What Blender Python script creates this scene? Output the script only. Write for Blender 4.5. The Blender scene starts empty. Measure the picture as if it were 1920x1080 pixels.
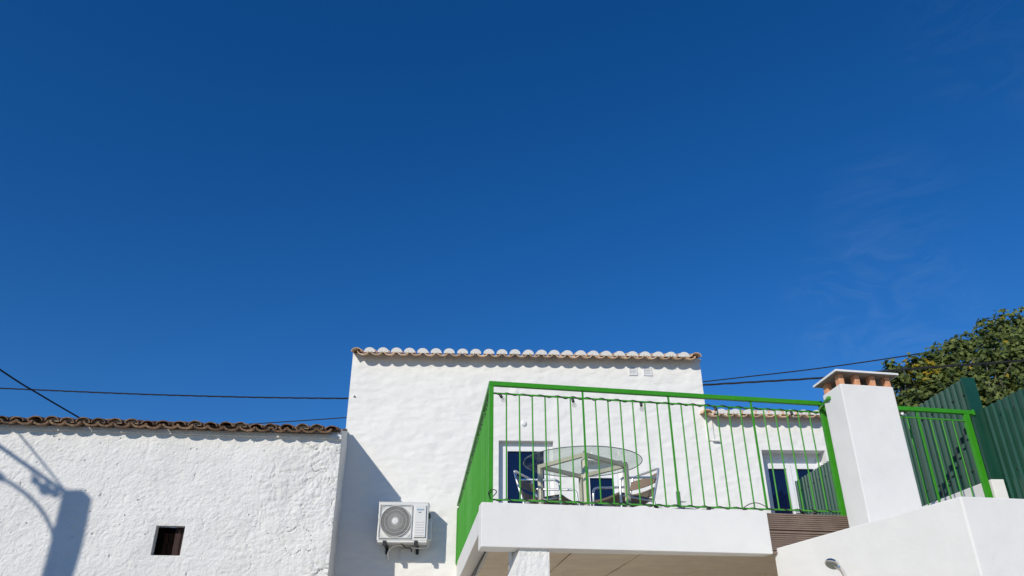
import bpy, bmesh, math, random
import numpy as np
from mathutils import Vector, Matrix, Quaternion

random.seed(7); np.random.seed(7)
R = math.radians
scene = bpy.context.scene
col = scene.collection

# ------------------------------------------------------------------ camera
F_PX = 1441.0; PITCH = R(27.5); ROLL = R(-0.3); CAM = np.array([0.0, 0.0, 1.6])
_fw = np.array([0, math.cos(PITCH), math.sin(PITCH)]); _r0 = np.array([1.0, 0, 0]); _u0 = np.cross(_r0, _fw)
_rt = _r0*math.cos(ROLL) + _u0*math.sin(ROLL); _up = _u0*math.cos(ROLL) - _r0*math.sin(ROLL)
cam_d = bpy.data.cameras.new('camera'); cam = bpy.data.objects.new('camera', cam_d); col.objects.link(cam)
cam_d.sensor_fit = 'HORIZONTAL'; cam_d.sensor_width = 36.0; cam_d.lens = 36.0*F_PX/1920.0
cam_d.clip_start = 0.05; cam_d.clip_end = 5000
M = Matrix.Identity(4)
for i in range(3):
    M[i][0] = _rt[i]; M[i][1] = _up[i]; M[i][2] = -_fw[i]; M[i][3] = CAM[i]
cam.matrix_world = M
scene.camera = cam
scene.render.resolution_x = 1024; scene.render.resolution_y = 576

# ------------------------------------------------------------------ sky, sun, exposure
SUNV = np.array([0.647, 1.035, -0.62])            # direction the sunlight travels
SUNV = SUNV/np.linalg.norm(SUNV)
SUN_EL = math.asin(-SUNV[2]); SUN_ROT = math.atan2(-SUNV[0], -SUNV[1])
world = bpy.data.worlds.new('World'); scene.world = world; world.use_nodes = True
wn = world.node_tree.nodes; wl = world.node_tree.links
bg = wn['Background']
sky = wn.new('ShaderNodeTexSky'); sky.sky_type = 'NISHITA'; sky.sun_disc = False
sky.sun_elevation = SUN_EL; sky.sun_rotation = SUN_ROT
sky.altitude = 300; sky.air_density = 1.0; sky.dust_density = 0.0; sky.ozone_density = 6.0
hsv = wn.new('ShaderNodeHueSaturation'); hsv.inputs['Saturation'].default_value = 1.23; hsv.inputs['Hue'].default_value = 0.508
wl.new(sky.outputs[0], hsv.inputs['Color'])
bg.inputs[1].default_value = 0.111
# one faint wisp of cirrus, low on the right
tc = wn.new('ShaderNodeTexCoord')
def _dir(x, y):
    d = _fw + _rt*(x-960)/F_PX - _up*(y-540)/F_PX; return d/np.linalg.norm(d)
def wisp(x, y, r, rot, scale, amt, seed):
    dt = wn.new('ShaderNodeVectorMath'); dt.operation = 'DOT_PRODUCT'; wl.new(tc.outputs['Generated'], dt.inputs[0]); dt.inputs[1].default_value = tuple(_dir(x, y))
    ms = wn.new('ShaderNodeMapRange'); ms.interpolation_type = 'SMOOTHSTEP'; ms.inputs[1].default_value = math.cos(R(r)); ms.inputs[2].default_value = math.cos(R(r*0.15)); wl.new(dt.outputs['Value'], ms.inputs[0])
    mp = wn.new('ShaderNodeMapping'); mp.inputs['Rotation'].default_value = rot; mp.inputs['Scale'].default_value = scale; mp.inputs['Location'].default_value = (seed, seed*0.7, 0)
    n1 = wn.new('ShaderNodeTexNoise'); n1.inputs['Scale'].default_value = 3.0; n1.inputs['Detail'].default_value = 8; n1.inputs['Distortion'].default_value = 1.2; n1.inputs['Roughness'].default_value = 0.6
    wl.new(tc.outputs['Generated'], mp.inputs[0]); wl.new(mp.outputs[0], n1.inputs['Vector'])
    mr = wn.new('ShaderNodeMapRange'); mr.inputs[1].default_value = 0.42; mr.inputs[2].default_value = 0.80; mr.inputs[4].default_value = amt; wl.new(n1.outputs[0], mr.inputs[0])
    mu = wn.new('ShaderNodeMath'); mu.operation = 'MULTIPLY'; wl.new(ms.outputs[0], mu.inputs[0]); wl.new(mr.outputs[0], mu.inputs[1]); return mu.outputs[0]
wa = wisp(1665, 400, 6.0, (0, R(25), 0), (3, 3, 16), 0.06, 1.3); wb = wisp(1655, 590, 7.5, (0, R(40), 0), (5, 5, 10), 0.16, 4.1); wc_ = wisp(1880, 40, 7.0, (0, R(30), 0), (4, 4, 12), 0.06, 2.2)
a1_ = wn.new('ShaderNodeMath'); a1_.operation = 'ADD'; wl.new(wa, a1_.inputs[0]); wl.new(wb, a1_.inputs[1])
a2_ = wn.new('ShaderNodeMath'); a2_.operation = 'ADD'; wl.new(a1_.outputs[0], a2_.inputs[0]); wl.new(wc_, a2_.inputs[1])
mix = wn.new('ShaderNodeMix'); mix.data_type = 'RGBA'; mix.inputs['B'].default_value = (2.1, 3.3, 5.2, 1)
wl.new(a2_.outputs[0], mix.inputs['Factor']); wl.new(hsv.outputs[0], mix.inputs['A']); wl.new(mix.outputs['Result'], bg.inputs[0])

sun_d = bpy.data.lights.new('sun', 'SUN'); sun_d.energy = 3.6; sun_d.angle = R(0.53); sun_d.color = (1.0, 0.94, 0.83)
sun = bpy.data.objects.new('sun', sun_d); col.objects.link(sun)
sun.rotation_euler = Vector(SUNV).to_track_quat('-Z', 'Y').to_euler(); sun.location = (-6, -9, 12)
scene.view_settings.view_transform = 'Standard'; scene.view_settings.look = 'None'
scene.view_settings.exposure = 0.0; scene.view_settings.gamma = 1.0; scene.view_settings.use_curve_mapping = False

# ------------------------------------------------------------------ pixel helpers (direction only)
def ray(x, y): return _fw + _rt*(x-960)/F_PX - _up*(y-540)/F_PX
def atz(x, y, z):
    d = ray(x, y); return CAM + d*((z-CAM[2])/d[2])
def atp(x, y, p, n):
    d = ray(x, y); return CAM + d*(np.dot(np.array(p)-CAM, n)/np.dot(d, n))
def tdir(deg): return np.array([math.cos(R(deg)), math.sin(R(deg)), 0.0])
def ndir(deg): return np.array([-math.sin(R(deg)), math.cos(R(deg)), 0.0])
Z = np.array([0, 0, 1.0])

# ------------------------------------------------------------------ materials
def new_mat(name):
    m = bpy.data.materials.new(name); m.use_nodes = True
    return m, m.node_tree.nodes, m.node_tree.links, m.node_tree.nodes['Principled BSDF']
def noise(nt, lk, vec, scale, detail=4, rough=0.55, dist=0.0):
    n = nt.new('ShaderNodeTexNoise'); n.inputs['Scale'].default_value = scale; n.inputs['Detail'].default_value = detail
    n.inputs['Roughness'].default_value = rough; n.inputs['Distortion'].default_value = dist
    lk.new(vec, n.inputs['Vector']); return n.outputs[0]
def coord(nt, kind='Object'):
    return nt.new('ShaderNodeTexCoord').outputs[kind]
def ramp(nt, lk, fac, stops):
    r = nt.new('ShaderNodeValToRGB'); e = r.color_ramp.elements
    e[0].position, e[0].color = stops[0][0], (*stops[0][1], 1)
    e[1].position, e[1].color = stops[-1][0], (*stops[-1][1], 1)
    for p, c in stops[1:-1]:
        x = e.new(p); x.color = (*c, 1)
    lk.new(fac, r.inputs[0]); return r.outputs[0]
def bump(nt, lk, h, bsdf, strength, dist, prev=None):
    b = nt.new('ShaderNodeBump'); b.inputs['Strength'].default_value = strength; b.inputs['Distance'].default_value = dist
    lk.new(h, b.inputs['Height'])
    if prev is not None: lk.new(prev, b.inputs['Normal'])
    lk.new(b.outputs[0], bsdf.inputs['Normal']); return b.outputs[0]
def simple(name, c, rough=0.5, metal=0.0, var=0.0, vscale=8.0, bmp=0.0, bscale=60.0, spec=None, detail=5):
    m, nt, lk, b = new_mat(name)
    b.inputs['Roughness'].default_value = rough; b.inputs['Metallic'].default_value = metal
    if spec is not None: b.inputs['Specular IOR Level'].default_value = spec
    b.inputs['Base Color'].default_value = (*c, 1)
    v = coord(nt)
    if var:
        lk.new(ramp(nt, lk, noise(nt, lk, v, vscale, detail), [(0.3, tuple(x*(1-var) for x in c)), (0.7, tuple(min(1, x*(1+var)) for x in c))]), b.inputs['Base Color'])
    if bmp: bump(nt, lk, noise(nt, lk, v, bscale, 5), b, bmp, 0.01)
    return m
def plaster(name, c=(0.82, 0.805, 0.765), fine=0.25, fscale=45, broad=0.2, bscale=7, dirt=0.06, trowel=0.0):
    m, nt, lk, b = new_mat(name); v = coord(nt)
    b.inputs['Roughness'].default_value = 0.85; b.inputs['Specular IOR Level'].default_value = 0.2
    lk.new(ramp(nt, lk, noise(nt, lk, v, 2.3, 8, 0.65), [(0.32, tuple(x*(1-dirt) for x in c)), (0.6, c)]), b.inputs['Base Color'])
    p = bump(nt, lk, noise(nt, lk, v, bscale, 3, 0.5, 0.6), b, broad, 0.05)
    if trowel:
        mpn = nt.new('ShaderNodeMapping'); mpn.inputs['Rotation'].default_value = (0.3, 0.7, 0.2); mpn.inputs['Scale'].default_value = (1.0, 1.0, 2.2)
        lk.new(v, mpn.inputs[0])
        vo = nt.new('ShaderNodeTexVoronoi'); vo.feature = 'SMOOTH_F1'; vo.inputs['Scale'].default_value = 5.0; vo.inputs['Smoothness'].default_value = 0.35
        ws = nt.new('ShaderNodeMix'); ws.data_type = 'RGBA'; ws.inputs['Factor'].default_value = 0.25
        nn = nt.new('ShaderNodeTexNoise'); nn.inputs['Scale'].default_value = 3.0; nn.inputs['Detail'].default_value = 4
        lk.new(mpn.outputs[0], nn.inputs['Vector']); lk.new(mpn.outputs[0], ws.inputs['A']); lk.new(nn.outputs['Color'], ws.inputs['B'])
        lk.new(ws.outputs['Result'], vo.inputs['Vector'])
        p = bump(nt, lk, vo.outputs['Distance'], b, trowel, 0.03, p)
    bump(nt, lk, noise(nt, lk, v, fscale, 6, 0.6), b, fine, 0.01, p)
    return m

MAT = {}
MAT['plaster_main'] = plaster('plaster_main', fine=0.16, fscale=50, broad=0.22, bscale=4, trowel=0.35, dirt=0.03)
MAT['plaster_old'] = plaster('plaster_old', c=(0.80, 0.785, 0.75), fine=0.85, fscale=42, broad=0.35, bscale=9, dirt=0.10)
MAT['plaster_smooth'] = plaster('plaster_smooth', c=(0.81, 0.795, 0.76), fine=0.16, fscale=80, broad=0.10, bscale=5, dirt=0.06)
MAT['plaster_wall'] = plaster('plaster_wall', c=(0.81, 0.795, 0.755), fine=0.10, fscale=70, broad=0.12, bscale=5, dirt=0.05, trowel=0.10)
MAT['plaster_rough'] = plaster('plaster_rough', fine=0.7, fscale=60, broad=0.3, bscale=14, dirt=0.05)
MAT['mortar_white'] = plaster('mortar_white', c=(0.84, 0.82, 0.78), fine=0.3, fscale=80, broad=0.1)
MAT['pvc'] = simple('white_pvc', (0.80, 0.80, 0.80), 0.35)
MAT['green'] = None
def paint(name, c, rough=0.35):
    m, nt, lk, b = new_mat(name); v = coord(nt)
    b.inputs['Roughness'].default_value = rough; b.inputs['Specular IOR Level'].default_value = 0.35
    c2 = tuple(min(1, x*1.2+0.006) for x in c)
    oi = nt.new('ShaderNodeObjectInfo'); mx = nt.new('ShaderNodeMix'); mx.data_type = 'RGBA'
    mrr = nt.new('ShaderNodeMapRange'); mrr.inputs[1].default_value = 0.5; mrr.inputs[4].default_value = 0.22; lk.new(oi.outputs['Random'], mrr.inputs[0])
    lk.new(ramp(nt, lk, noise(nt, lk, v, 12, 6, 0.7), [(0.35, c), (0.75, c2)]), mx.inputs['A']); mx.inputs['B'].default_value = (0.17, 0.42, 0.13, 1)
    lk.new(mrr.outputs[0], mx.inputs['Factor']); lk.new(mx.outputs['Result'], b.inputs['Base Color'])
    bump(nt, lk, noise(nt, lk, v, 120, 3), b, 0.15, 0.002)
    return m
MAT['green'] = paint('green_paint', (0.036, 0.255, 0.008), 0.42)
MAT['dgreen'] = None
m, nt, lk, b = new_mat('dark_green_sheet'); v = coord(nt)
lk.new(ramp(nt, lk, noise(nt, lk, v, 3, 6, 0.6), [(0.3, (0.006, 0.052, 0.030)), (0.7, (0.010, 0.068, 0.042))]), b.inputs['Base Color'])
b.inputs['Roughness'].default_value = 0.33; b.inputs['Coat Weight'].default_value = 0.08; b.inputs['Coat Roughness'].default_value = 0.25
MAT['dgreen'] = m
MAT['screw'] = simple('screw_head', (0.006, 0.012, 0.010), 0.5)
def tile_mat(name, stops, spots, bmp=0.3):
    m, nt, lk, b = new_mat(name); v = coord(nt)
    oi = nt.new('ShaderNodeObjectInfo'); add = nt.new('ShaderNodeVectorMath'); add.operation = 'ADD'
    sc = nt.new('ShaderNodeVectorMath'); sc.operation = 'SCALE'; sc.inputs[0].default_value = (31, 17, 23)
    lk.new(oi.outputs['Random'], sc.inputs['Scale']); lk.new(v, add.inputs[0]); lk.new(sc.outputs[0], add.inputs[1]); v2 = add.outputs[0]
    base = ramp(nt, lk, noise(nt, lk, v2, 16, 8, 0.75, 0.4), stops)
    mx = nt.new('ShaderNodeMix'); mx.data_type = 'RGBA'; mx.inputs['B'].default_value = (*spots[0], 1)
    lk.new(base, mx.inputs['A']); lk.new(ramp(nt, lk, noise(nt, lk, v2, spots[1], 6, 0.6), [(spots[2], (0, 0, 0)), (spots[2]+0.08, (1, 1, 1))]), mx.inputs['Factor'])
    hv = nt.new('ShaderNodeHueSaturation'); mrn = nt.new('ShaderNodeMapRange'); mrn.inputs[3].default_value = 0.7; mrn.inputs[4].default_value = 1.25
    lk.new(oi.outputs['Random'], mrn.inputs[0]); lk.new(mrn.outputs[0], hv.inputs['Value']); lk.new(mx.outputs['Result'], hv.inputs['Color'])
    lk.new(hv.outputs[0], b.inputs['Base Color']); b.inputs['Roughness'].default_value = 0.9
    bump(nt, lk, noise(nt, lk, v2, 40, 6, 0.7), b, bmp, 0.01)
    return m
MAT['tile_new'] = tile_mat('new_clay_tile', [(0.3, (0.52, 0.32, 0.18)), (0.5, (0.64, 0.44, 0.28)), (0.72, (0.70, 0.54, 0.38))], ((0.74, 0.66, 0.52), 14, 0.58), 0.15)
MAT['tile_old'] = tile_mat('old_clay_tile', [(0.30, (0.030, 0.020, 0.015)), (0.45, (0.15, 0.085, 0.050)), (0.58, (0.26, 0.17, 0.10)), (0.74, (0.40, 0.34, 0.24))], ((0.52, 0.20, 0.03), 13, 0.64), 0.7)
MAT['mortar_old'] = tile_mat('lichen_mortar', [(0.3, (0.14, 0.10, 0.07)), (0.5, (0.34, 0.27, 0.19)), (0.7, (0.48, 0.42, 0.32))], ((0.52, 0.26, 0.06), 16, 0.62), 0.6)
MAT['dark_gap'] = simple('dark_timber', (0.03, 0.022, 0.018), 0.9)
m, nt, lk, b = new_mat('window_glass'); b.inputs['Base Color'].default_value = (0.004, 0.009, 0.040, 1); b.inputs['Roughness'].default_value = 0.03
MAT['glass_dark'] = m
def clear_glass(name, tint):
    m, nt, lk, b = new_mat(name); nt.remove(b)
    tr = nt.new('ShaderNodeBsdfTransparent'); tr.inputs[0].default_value = (*tint, 1); gl = nt.new('ShaderNodeBsdfGlossy'); gl.inputs['Roughness'].default_value = 0.02
    ms = nt.new('ShaderNodeMixShader'); ms.inputs[0].default_value = 0.09
    lk.new(tr.outputs[0], ms.inputs[1]); lk.new(gl.outputs[0], ms.inputs[2]); lk.new(ms.outputs[0], nt['Material Output'].inputs[0]); return m
m = clear_glass('table_glass', (0.86, 0.90, 0.885))
MAT['glass_clear'] = m
MAT['cream'] = simple('cream_metal', (0.60, 0.56, 0.43), 0.4, var=0.08)
MAT['alu'] = simple('polished_aluminium', (0.74, 0.73, 0.71), 0.32, 0.75)
MAT['chrome'] = simple('chrome', (0.80, 0.80, 0.80), 0.08, 1.0)
m, nt, lk, b = new_mat('brown_weave'); v = coord(nt)
wv = nt.new('ShaderNodeTexWave'); wv.inputs['Scale'].default_value = 60; wv.inputs['Distortion'].default_value = 2
lk.new(v, wv.inputs[0]); lk.new(ramp(nt, lk, wv.outputs[0], [(0.2, (0.12, 0.08, 0.055)), (0.8, (0.36, 0.26, 0.18))]), b.inputs['Base Color'])
bump(nt, lk, wv.outputs[0], b, 0.6, 0.004); b.inputs['Roughness'].default_value = 0.6
MAT['weave'] = m
MAT['deck'] = simple('brown_composite', (0.205, 0.145, 0.110), 0.75, var=0.22, vscale=6, bmp=0.3, bscale=50)
m, nt, lk, b = new_mat('soffit_concrete'); v = coord(nt)
lk.new(ramp(nt, lk, noise(nt, lk, v, 4, 8, 0.7), [(0.25, (0.60, 0.50, 0.38)), (0.6, (0.71, 0.61, 0.47)), (0.8, (0.77, 0.68, 0.54))]), b.inputs['Base Color'])
b.inputs['Roughness'].default_value = 0.9; bump(nt, lk, noise(nt, lk, v, 25, 6, 0.7), b, 0.35, 0.01)
MAT['soffit'] = m
MAT['brick'] = simple('orange_brick', (0.70, 0.34, 0.18), 0.85, var=0.18, vscale=30, bmp=0.4, bscale=90)
MAT['cap'] = simple('cement_cap', (0.20, 0.165, 0.13), 0.9, var=0.2, vscale=9, bmp=0.3)
MAT['cap_white'] = simple('cap_edge_white', (0.80, 0.80, 0.78), 0.8)
MAT['black'] = simple('black_plastic', (0.012, 0.012, 0.013), 0.45)
MAT['cable'] = simple('black_cable', (0.018, 0.018, 0.020), 0.55)
MAT['ac'] = simple('ac_white', (0.70, 0.70, 0.68), 0.4, var=0.03, vscale=3)
MAT['ac_grille'] = simple('ac_grille', (0.62, 0.62, 0.60), 0.45)
MAT['ac_dark'] = simple('ac_dark', (0.09, 0.09, 0.09), 0.7)
MAT['blue_print'] = simple('blue_print', (0.08, 0.22, 0.45), 0.5)
MAT['grey_print'] = simple('grey_print', (0.22, 0.22, 0.23), 0.5)
MAT['timber_old'] = simple('old_brown_timber', (0.035, 0.014, 0.010), 0.8, var=0.45, vscale=25, bmp=0.5, bscale=40)
MAT['timber_shade'] = simple('recess_shade_timber', (0.006, 0.004, 0.0035), 1.0, var=0.4, vscale=30, spec=0.0)  # near-black imitates the shaded, dark inside of the window recess
MAT['pipe_white'] = simple('white_conduit', (0.72, 0.71, 0.68), 0.5)
MAT['galv'] = simple('galvanised_steel', (0.35, 0.38, 0.36), 0.45, 0.7, var=0.15)
MAT['concrete'] = simple('grey_concrete', (0.36, 0.35, 0.33), 0.9, var=0.15, vscale=3, bmp=0.3)
MAT['bark'] = simple('grey_bark', (0.20, 0.17, 0.14), 0.9, var=0.3, vscale=20, bmp=0.5)
m = clear_glass('bulb_glass', (0.9, 0.9, 0.88))
MAT['bulb'] = m
def leaf_mat(name, c, tr=0.25):
    m, nt, lk, b = new_mat(name)
    v = coord(nt); lk.new(ramp(nt, lk, noise(nt, lk, v, 3.0, 4), [(0.3, tuple(x*0.75 for x in c)), (0.7, tuple(x*1.2 for x in c))]), b.inputs['Base Color'])
    b.inputs['Roughness'].default_value = 0.55; b.inputs['Specular IOR Level'].default_value = 0.3
    t = nt.new('ShaderNodeBsdfTranslucent'); t.inputs[0].default_value = (c[0]*1.4, c[1]*1.5, c[2]*0.8, 1)
    ms = nt.new('ShaderNodeMixShader'); ms.inputs[0].default_value = tr
    lk.new(b.outputs[0], ms.inputs[1]); lk.new(t.outputs[0], ms.inputs[2]); lk.new(ms.outputs[0], nt['Material Output'].inputs[0])
    return m
MAT['leaf_a'] = leaf_mat('fig_leaf', (0.100, 0.132, 0.030))
MAT['leaf_b'] = leaf_mat('fig_leaf_light', (0.165, 0.205, 0.055))
MAT['leaf_c'] = leaf_mat('fig_leaf_dark', (0.045, 0.066, 0.016))
MAT['leaf_y'] = leaf_mat('fig_leaf_yellow', (0.34, 0.26, 0.02))

# ------------------------------------------------------------------ mesh helpers
ORG = {}
class MB:
    def __init__(s): s.v = []; s.f = []; s.m = []
    def add(s, vs, fs, mi=0):
        o = len(s.v); s.v.extend([tuple(float(c) for c in p) for p in vs])
        s.f.extend([tuple(i+o for i in f) for f in fs]); s.m.extend([mi]*len(fs)); return s
    def obox(s, c, ax, ay, az, mi=0):
        """box from centre and three half-axis vectors"""
        c = np.array(c, float); ax, ay, az = (np.array(a, float) for a in (ax, ay, az)); vs = []
        for i in (-1, 1):
            for j in (-1, 1):
                for k in (-1, 1): vs.append(c+i*ax+j*ay+k*az)
        return s.add(vs, [(0,1,3,2),(4,6,7,5),(0,4,5,1),(2,3,7,6),(0,2,6,4),(1,5,7,3)], mi)
    def box(s, lo, hi, mi=0):
        lo = np.array(lo, float); hi = np.array(hi, float); h = (hi-lo)/2
        return s.obox((lo+hi)/2, (h[0],0,0), (0,h[1],0), (0,0,h[2]), mi)
    def bar(s, a, b, w, h=None, up=Z, mi=0):
        a = np.array(a, float); b = np.array(b, float); d = b-a; L = np.linalg.norm(d); d = d/L
        side = np.cross(d, up); 
        if np.linalg.norm(side) < 1e-5: side = np.cross(d, np.array([1.0,0,0]))
        side /= np.linalg.norm(side); u = np.cross(side, d); h = w if h is None else h
        return s.obox((a+b)/2, d*L/2, side*w/2, u*h/2, mi)
    def tube(s, pts, r, n=8, mi=0, cap=True):
        pts = [np.array(p, float) for p in pts]; rs = r if hasattr(r, '__len__') else [r]*len(pts)
        N = len(pts); vs = []; prev = None
        for i, p in enumerate(pts):
            d = pts[min(i+1, N-1)]-pts[max(i-1, 0)]; d = d/np.linalg.norm(d)
            if prev is None:
                a = np.cross(d, Z if abs(d[2]) < 0.9 else np.array([1.0,0,0]))
            else: a = prev - d*np.dot(prev, d)
            a = a/np.linalg.norm(a); prev = a; b = np.cross(d, a)
            for k in range(n):
                t = 2*math.pi*k/n; vs.append(p+rs[i]*(a*math.cos(t)+b*math.sin(t)))
        fs = [(i*n+k, i*n+(k+1) % n, (i+1)*n+(k+1) % n, (i+1)*n+k) for i in range(N-1) for k in range(n)]
        if cap: fs += [tuple(range(n))[::-1], tuple((N-1)*n+k for k in range(n))]
        return s.add(vs, fs, mi)
    def prism(s, poly, z0, z1, mi=0):
        n = len(poly); z0 = z0 if hasattr(z0, '__len__') else [z0]*n; z1 = z1 if hasattr(z1, '__len__') else [z1]*n
        vs = [(p[0], p[1], z0[i]) for i, p in enumerate(poly)] + [(p[0], p[1], z1[i]) for i, p in enumerate(poly)]
        fs = [tuple(range(n))[::-1], tuple(range(n, 2*n))] + [(i, (i+1) % n, (i+1) % n+n, i+n) for i in range(n)]
        return s.add(vs, fs, mi)
    def lathe(s, c, axis, prof, n=16, mi=0):
        c = np.array(c, float); axis = np.array(axis, float); axis /= np.linalg.norm(axis)
        a = np.cross(axis, Z if abs(axis[2]) < 0.9 else np.array([1.0,0,0])); a /= np.linalg.norm(a); b = np.cross(axis, a)
        vs = []
        for (r, h) in prof:
            for k in range(n):
                t = 2*math.pi*k/n; vs.append(c+axis*h+r*(a*math.cos(t)+b*math.sin(t)))
        fs = [(i*n+k, i*n+(k+1) % n, (i+1)*n+(k+1) % n, (i+1)*n+k) for i in range(len(prof)-1) for k in range(n)]
        fs += [tuple(range(n))[::-1], tuple((len(prof)-1)*n+k for k in range(n))]
        return s.add(vs, fs, mi)
    def mesh(s, name, mats, org=(0,0,0), smooth=False, bevel=0.0):
        me = bpy.data.meshes.new(name); o = np.array(org)
        me.from_pydata([tuple(np.array(p)-o) for p in s.v], [], s.f)
        for mt in (mats if isinstance(mats, (list, tuple)) else [mats]): me.materials.append(MAT[mt])
        me.polygons.foreach_set('material_index', s.m)
        bm = bmesh.new(); bm.from_mesh(me); bmesh.ops.recalc_face_normals(bm, faces=bm.faces)
        if bevel: bmesh.ops.bevel(bm, geom=list(bm.edges), offset=bevel, segments=2, affect='EDGES', profile=0.6)
        bm.to_mesh(me); bm.free()
        if smooth:
            me.polygons.foreach_set('use_smooth', [True]*len(me.polygons)); me.set_sharp_from_angle(angle=R(40))
        me.update(); return me
    def build(s, name, mats, parent=None, smooth=False, bevel=0.0):
        org = ORG.get(parent.name, (0,0,0)) if parent else (0,0,0)
        o = bpy.data.objects.new(name, s.mesh(name, mats, org, smooth, bevel)); col.objects.link(o)
        if parent: o.parent = parent; ORG[o.name] = org
        return o
def tag(o, label=None, cat=None, group=None, kind=None):
    for k, v in (('label', label), ('category', cat), ('group', group), ('kind', kind)):
        if v: o[k] = v
    return o
def thing(name, loc, label, cat, group=None):
    o = bpy.data.objects.new(name, None); col.objects.link(o); o.location = tuple(float(c) for c in loc)
    o.empty_display_size = 0.2; ORG[o.name] = tuple(float(c) for c in loc); return tag(o, label, cat, group)
def inst(name, me, parent, mat4):
    o = bpy.data.objects.new(name, me); col.objects.link(o); org = ORG[parent.name]; o.parent = parent
    mm = mat4.copy(); mm.translation = mm.translation - Vector(org); o.matrix_local = mm; ORG[o.name] = org; return o
def frame4(o, x, y, z):
    mm = Matrix.Identity(4)
    for i in range(3): mm[i][0] = x[i]; mm[i][1] = y[i]; mm[i][2] = z[i]; mm[i][3] = o[i]
    return mm

# value noise on arrays
def vnoise(x, y, seed):
    rs = np.random.RandomState(seed); T = rs.rand(256, 256)
    xi = np.floor(x).astype(int); yi = np.floor(y).astype(int); fx = x-xi; fy = y-yi
    fx = fx*fx*(3-2*fx); fy = fy*fy*(3-2*fy)
    g = lambda a, b: T[a % 256, b % 256]
    return (g(xi, yi)*(1-fx)+g(xi+1, yi)*fx)*(1-fy)+(g(xi, yi+1)*(1-fx)+g(xi+1, yi+1)*fx)*fy-0.5
def wall_grid(mb, org, t, nout, slines, zlines, disp, openings, skip=None, reveal=0.2):
    """displaced plaster face with real openings and their reveals"""
    S, ZZ = np.meshgrid(slines, zlines, indexing='ij'); D = disp(S, ZZ)
    fade = np.ones_like(S)
    for (a, b, c, d, rv) in openings:
        dx = np.maximum(np.maximum(a-S, S-b), 0); dz = np.maximum(np.maximum(c-ZZ, ZZ-d), 0)
        fade = np.minimum(fade, np.clip(np.hypot(dx, dz)/0.10, 0, 1))
    D = D*fade
    P = org[None,None,:]+S[...,None]*t+D[...,None]*nout; P[..., 2] = ZZ
    ns, nz = S.shape; base = len(mb.v); mb.v.extend(map(tuple, P.reshape(-1, 3).tolist()))
    for i in range(ns-1):
        sm = (slines[i]+slines[i+1])/2
        for j in range(nz-1):
            zm = (zlines[j]+zlines[j+1])/2
            if skip and skip(sm, zm): continue
            if any(a < sm < b and c < zm < d for (a, b, c, d, rv) in openings): continue
            k = base+i*nz+j; mb.f.append((k, k+nz, k+nz+1, k+1)); mb.m.append(0)
    for (a, b, c, d, rv) in openings:
        pt = lambda s, z, n: org*np.array([1,1,0])+t*s-nout*n+Z*z
        for (s0, z0, s1, z1) in ((a,c,a,d),(a,d,b,d),(b,d,b,c),(b,c,a,c)):
            mb.add([pt(s0,z0,0), pt(s1,z1,0), pt(s1,z1,rv), pt(s0,z0,rv)], [(0,1,2,3)])
def lines(a, b, step, extra):
    L = list(np.linspace(a, b, max(2, int(round((b-a)/step))+1)))
    L = [x for x in L if all(abs(x-e) > step*0.45 for e in extra)]+list(extra)
    return np.array(sorted(L))

# ------------------------------------------------------------------ ground
g = MB(); g.add([(-300,-300,0),(300,-300,0),(300,300,0),(-300,300,0)], [(0,1,2,3)])
MAT['ground'] = simple('asphalt_ground', (0.085, 0.08, 0.075), 0.95, var=0.2, vscale=0.8, bmp=0.3)
tag(g.build('ground', 'ground'), kind='structure')
MAT['bounce_paving'] = simple('pale_bounce_paving', (0.62, 0.56, 0.46), 0.9, var=0.10, vscale=1.5, bmp=0.2)
g = MB(); g.box((-2.2, -2.5, -0.05), (9.0, 11.4, 0.06)); tag(g.build('bounce_patio', 'bounce_paving'), kind='structure')  # unseen pale slab, added to bounce sunlight up onto the terrace soffit

# ------------------------------------------------------------------ main house
FA = 3.0; FT = tdir(FA); FN = ndir(FA); FO = -FN                 # along facade, into house, out of facade
FP0 = np.array([-0.8216, 11.553, 0.0])
def fp(s, out, z): return FP0+FT*s+FO*out+Z*z
house = thing('house', fp(1.0, 0, 0), 'white two-storey rendered house with new scalloped clay tile eaves behind the terrace', 'house')
DOORS = [(0.605, 1.446, 2.90, 4.985, 0.17), (1.865, 2.505, 2.90, 4.69, 0.20), (4.70, 5.71, 2.90, 4.875, 0.28)]
def disp_main(S, ZZ):
    d = 0.012*vnoise(S*1.6, ZZ*1.6, 1)+0.005*vnoise(S*4.1+ZZ*1.3, ZZ*4.5, 2)
    a = vnoise(S*7+2.5*vnoise(S*3, ZZ*3, 5), ZZ*9-S*3.5, 3); d += (0.006+0.008*vnoise(S*1.3+4, ZZ*1.7, 8))*(np.abs(a)*2-0.5)+0.004*vnoise(S*13+ZZ*11, ZZ*6-S*5, 7)
    return d+0.0035*vnoise(S*22, ZZ*22, 4)
w = MB()
sl = lines(-1.745, 6.15, 0.03, [3.90]+[x for d in DOORS for x in d[:2]])
zl = lines(2.45, 6.40, 0.03, [5.50]+sorted({x for d in DOORS for x in d[2:4]}))
wall_grid(w, FP0, FT, FO, sl, zl, disp_main, DOORS, skip=lambda s, z: s > 3.90 and z > 5.50)
w.add([fp(-1.745,0,0), fp(6.15,0,0), fp(6.15,0,2.45), fp(-1.745,0,2.45)], [(0,1,2,3)])
for s, zt in ((-1.745, 6.40), (6.15, 5.5)): w.add([fp(s,0,0), fp(s,-5,0), fp(s,-5,zt), fp(s,0,zt)], [(0,1,2,3)])
w.add([fp(3.9,0.0,5.3), fp(3.9,-5,5.3), fp(3.9,-5,6.4), fp(3.9,0.0,6.4)], [(0,1,2,3)])
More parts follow.
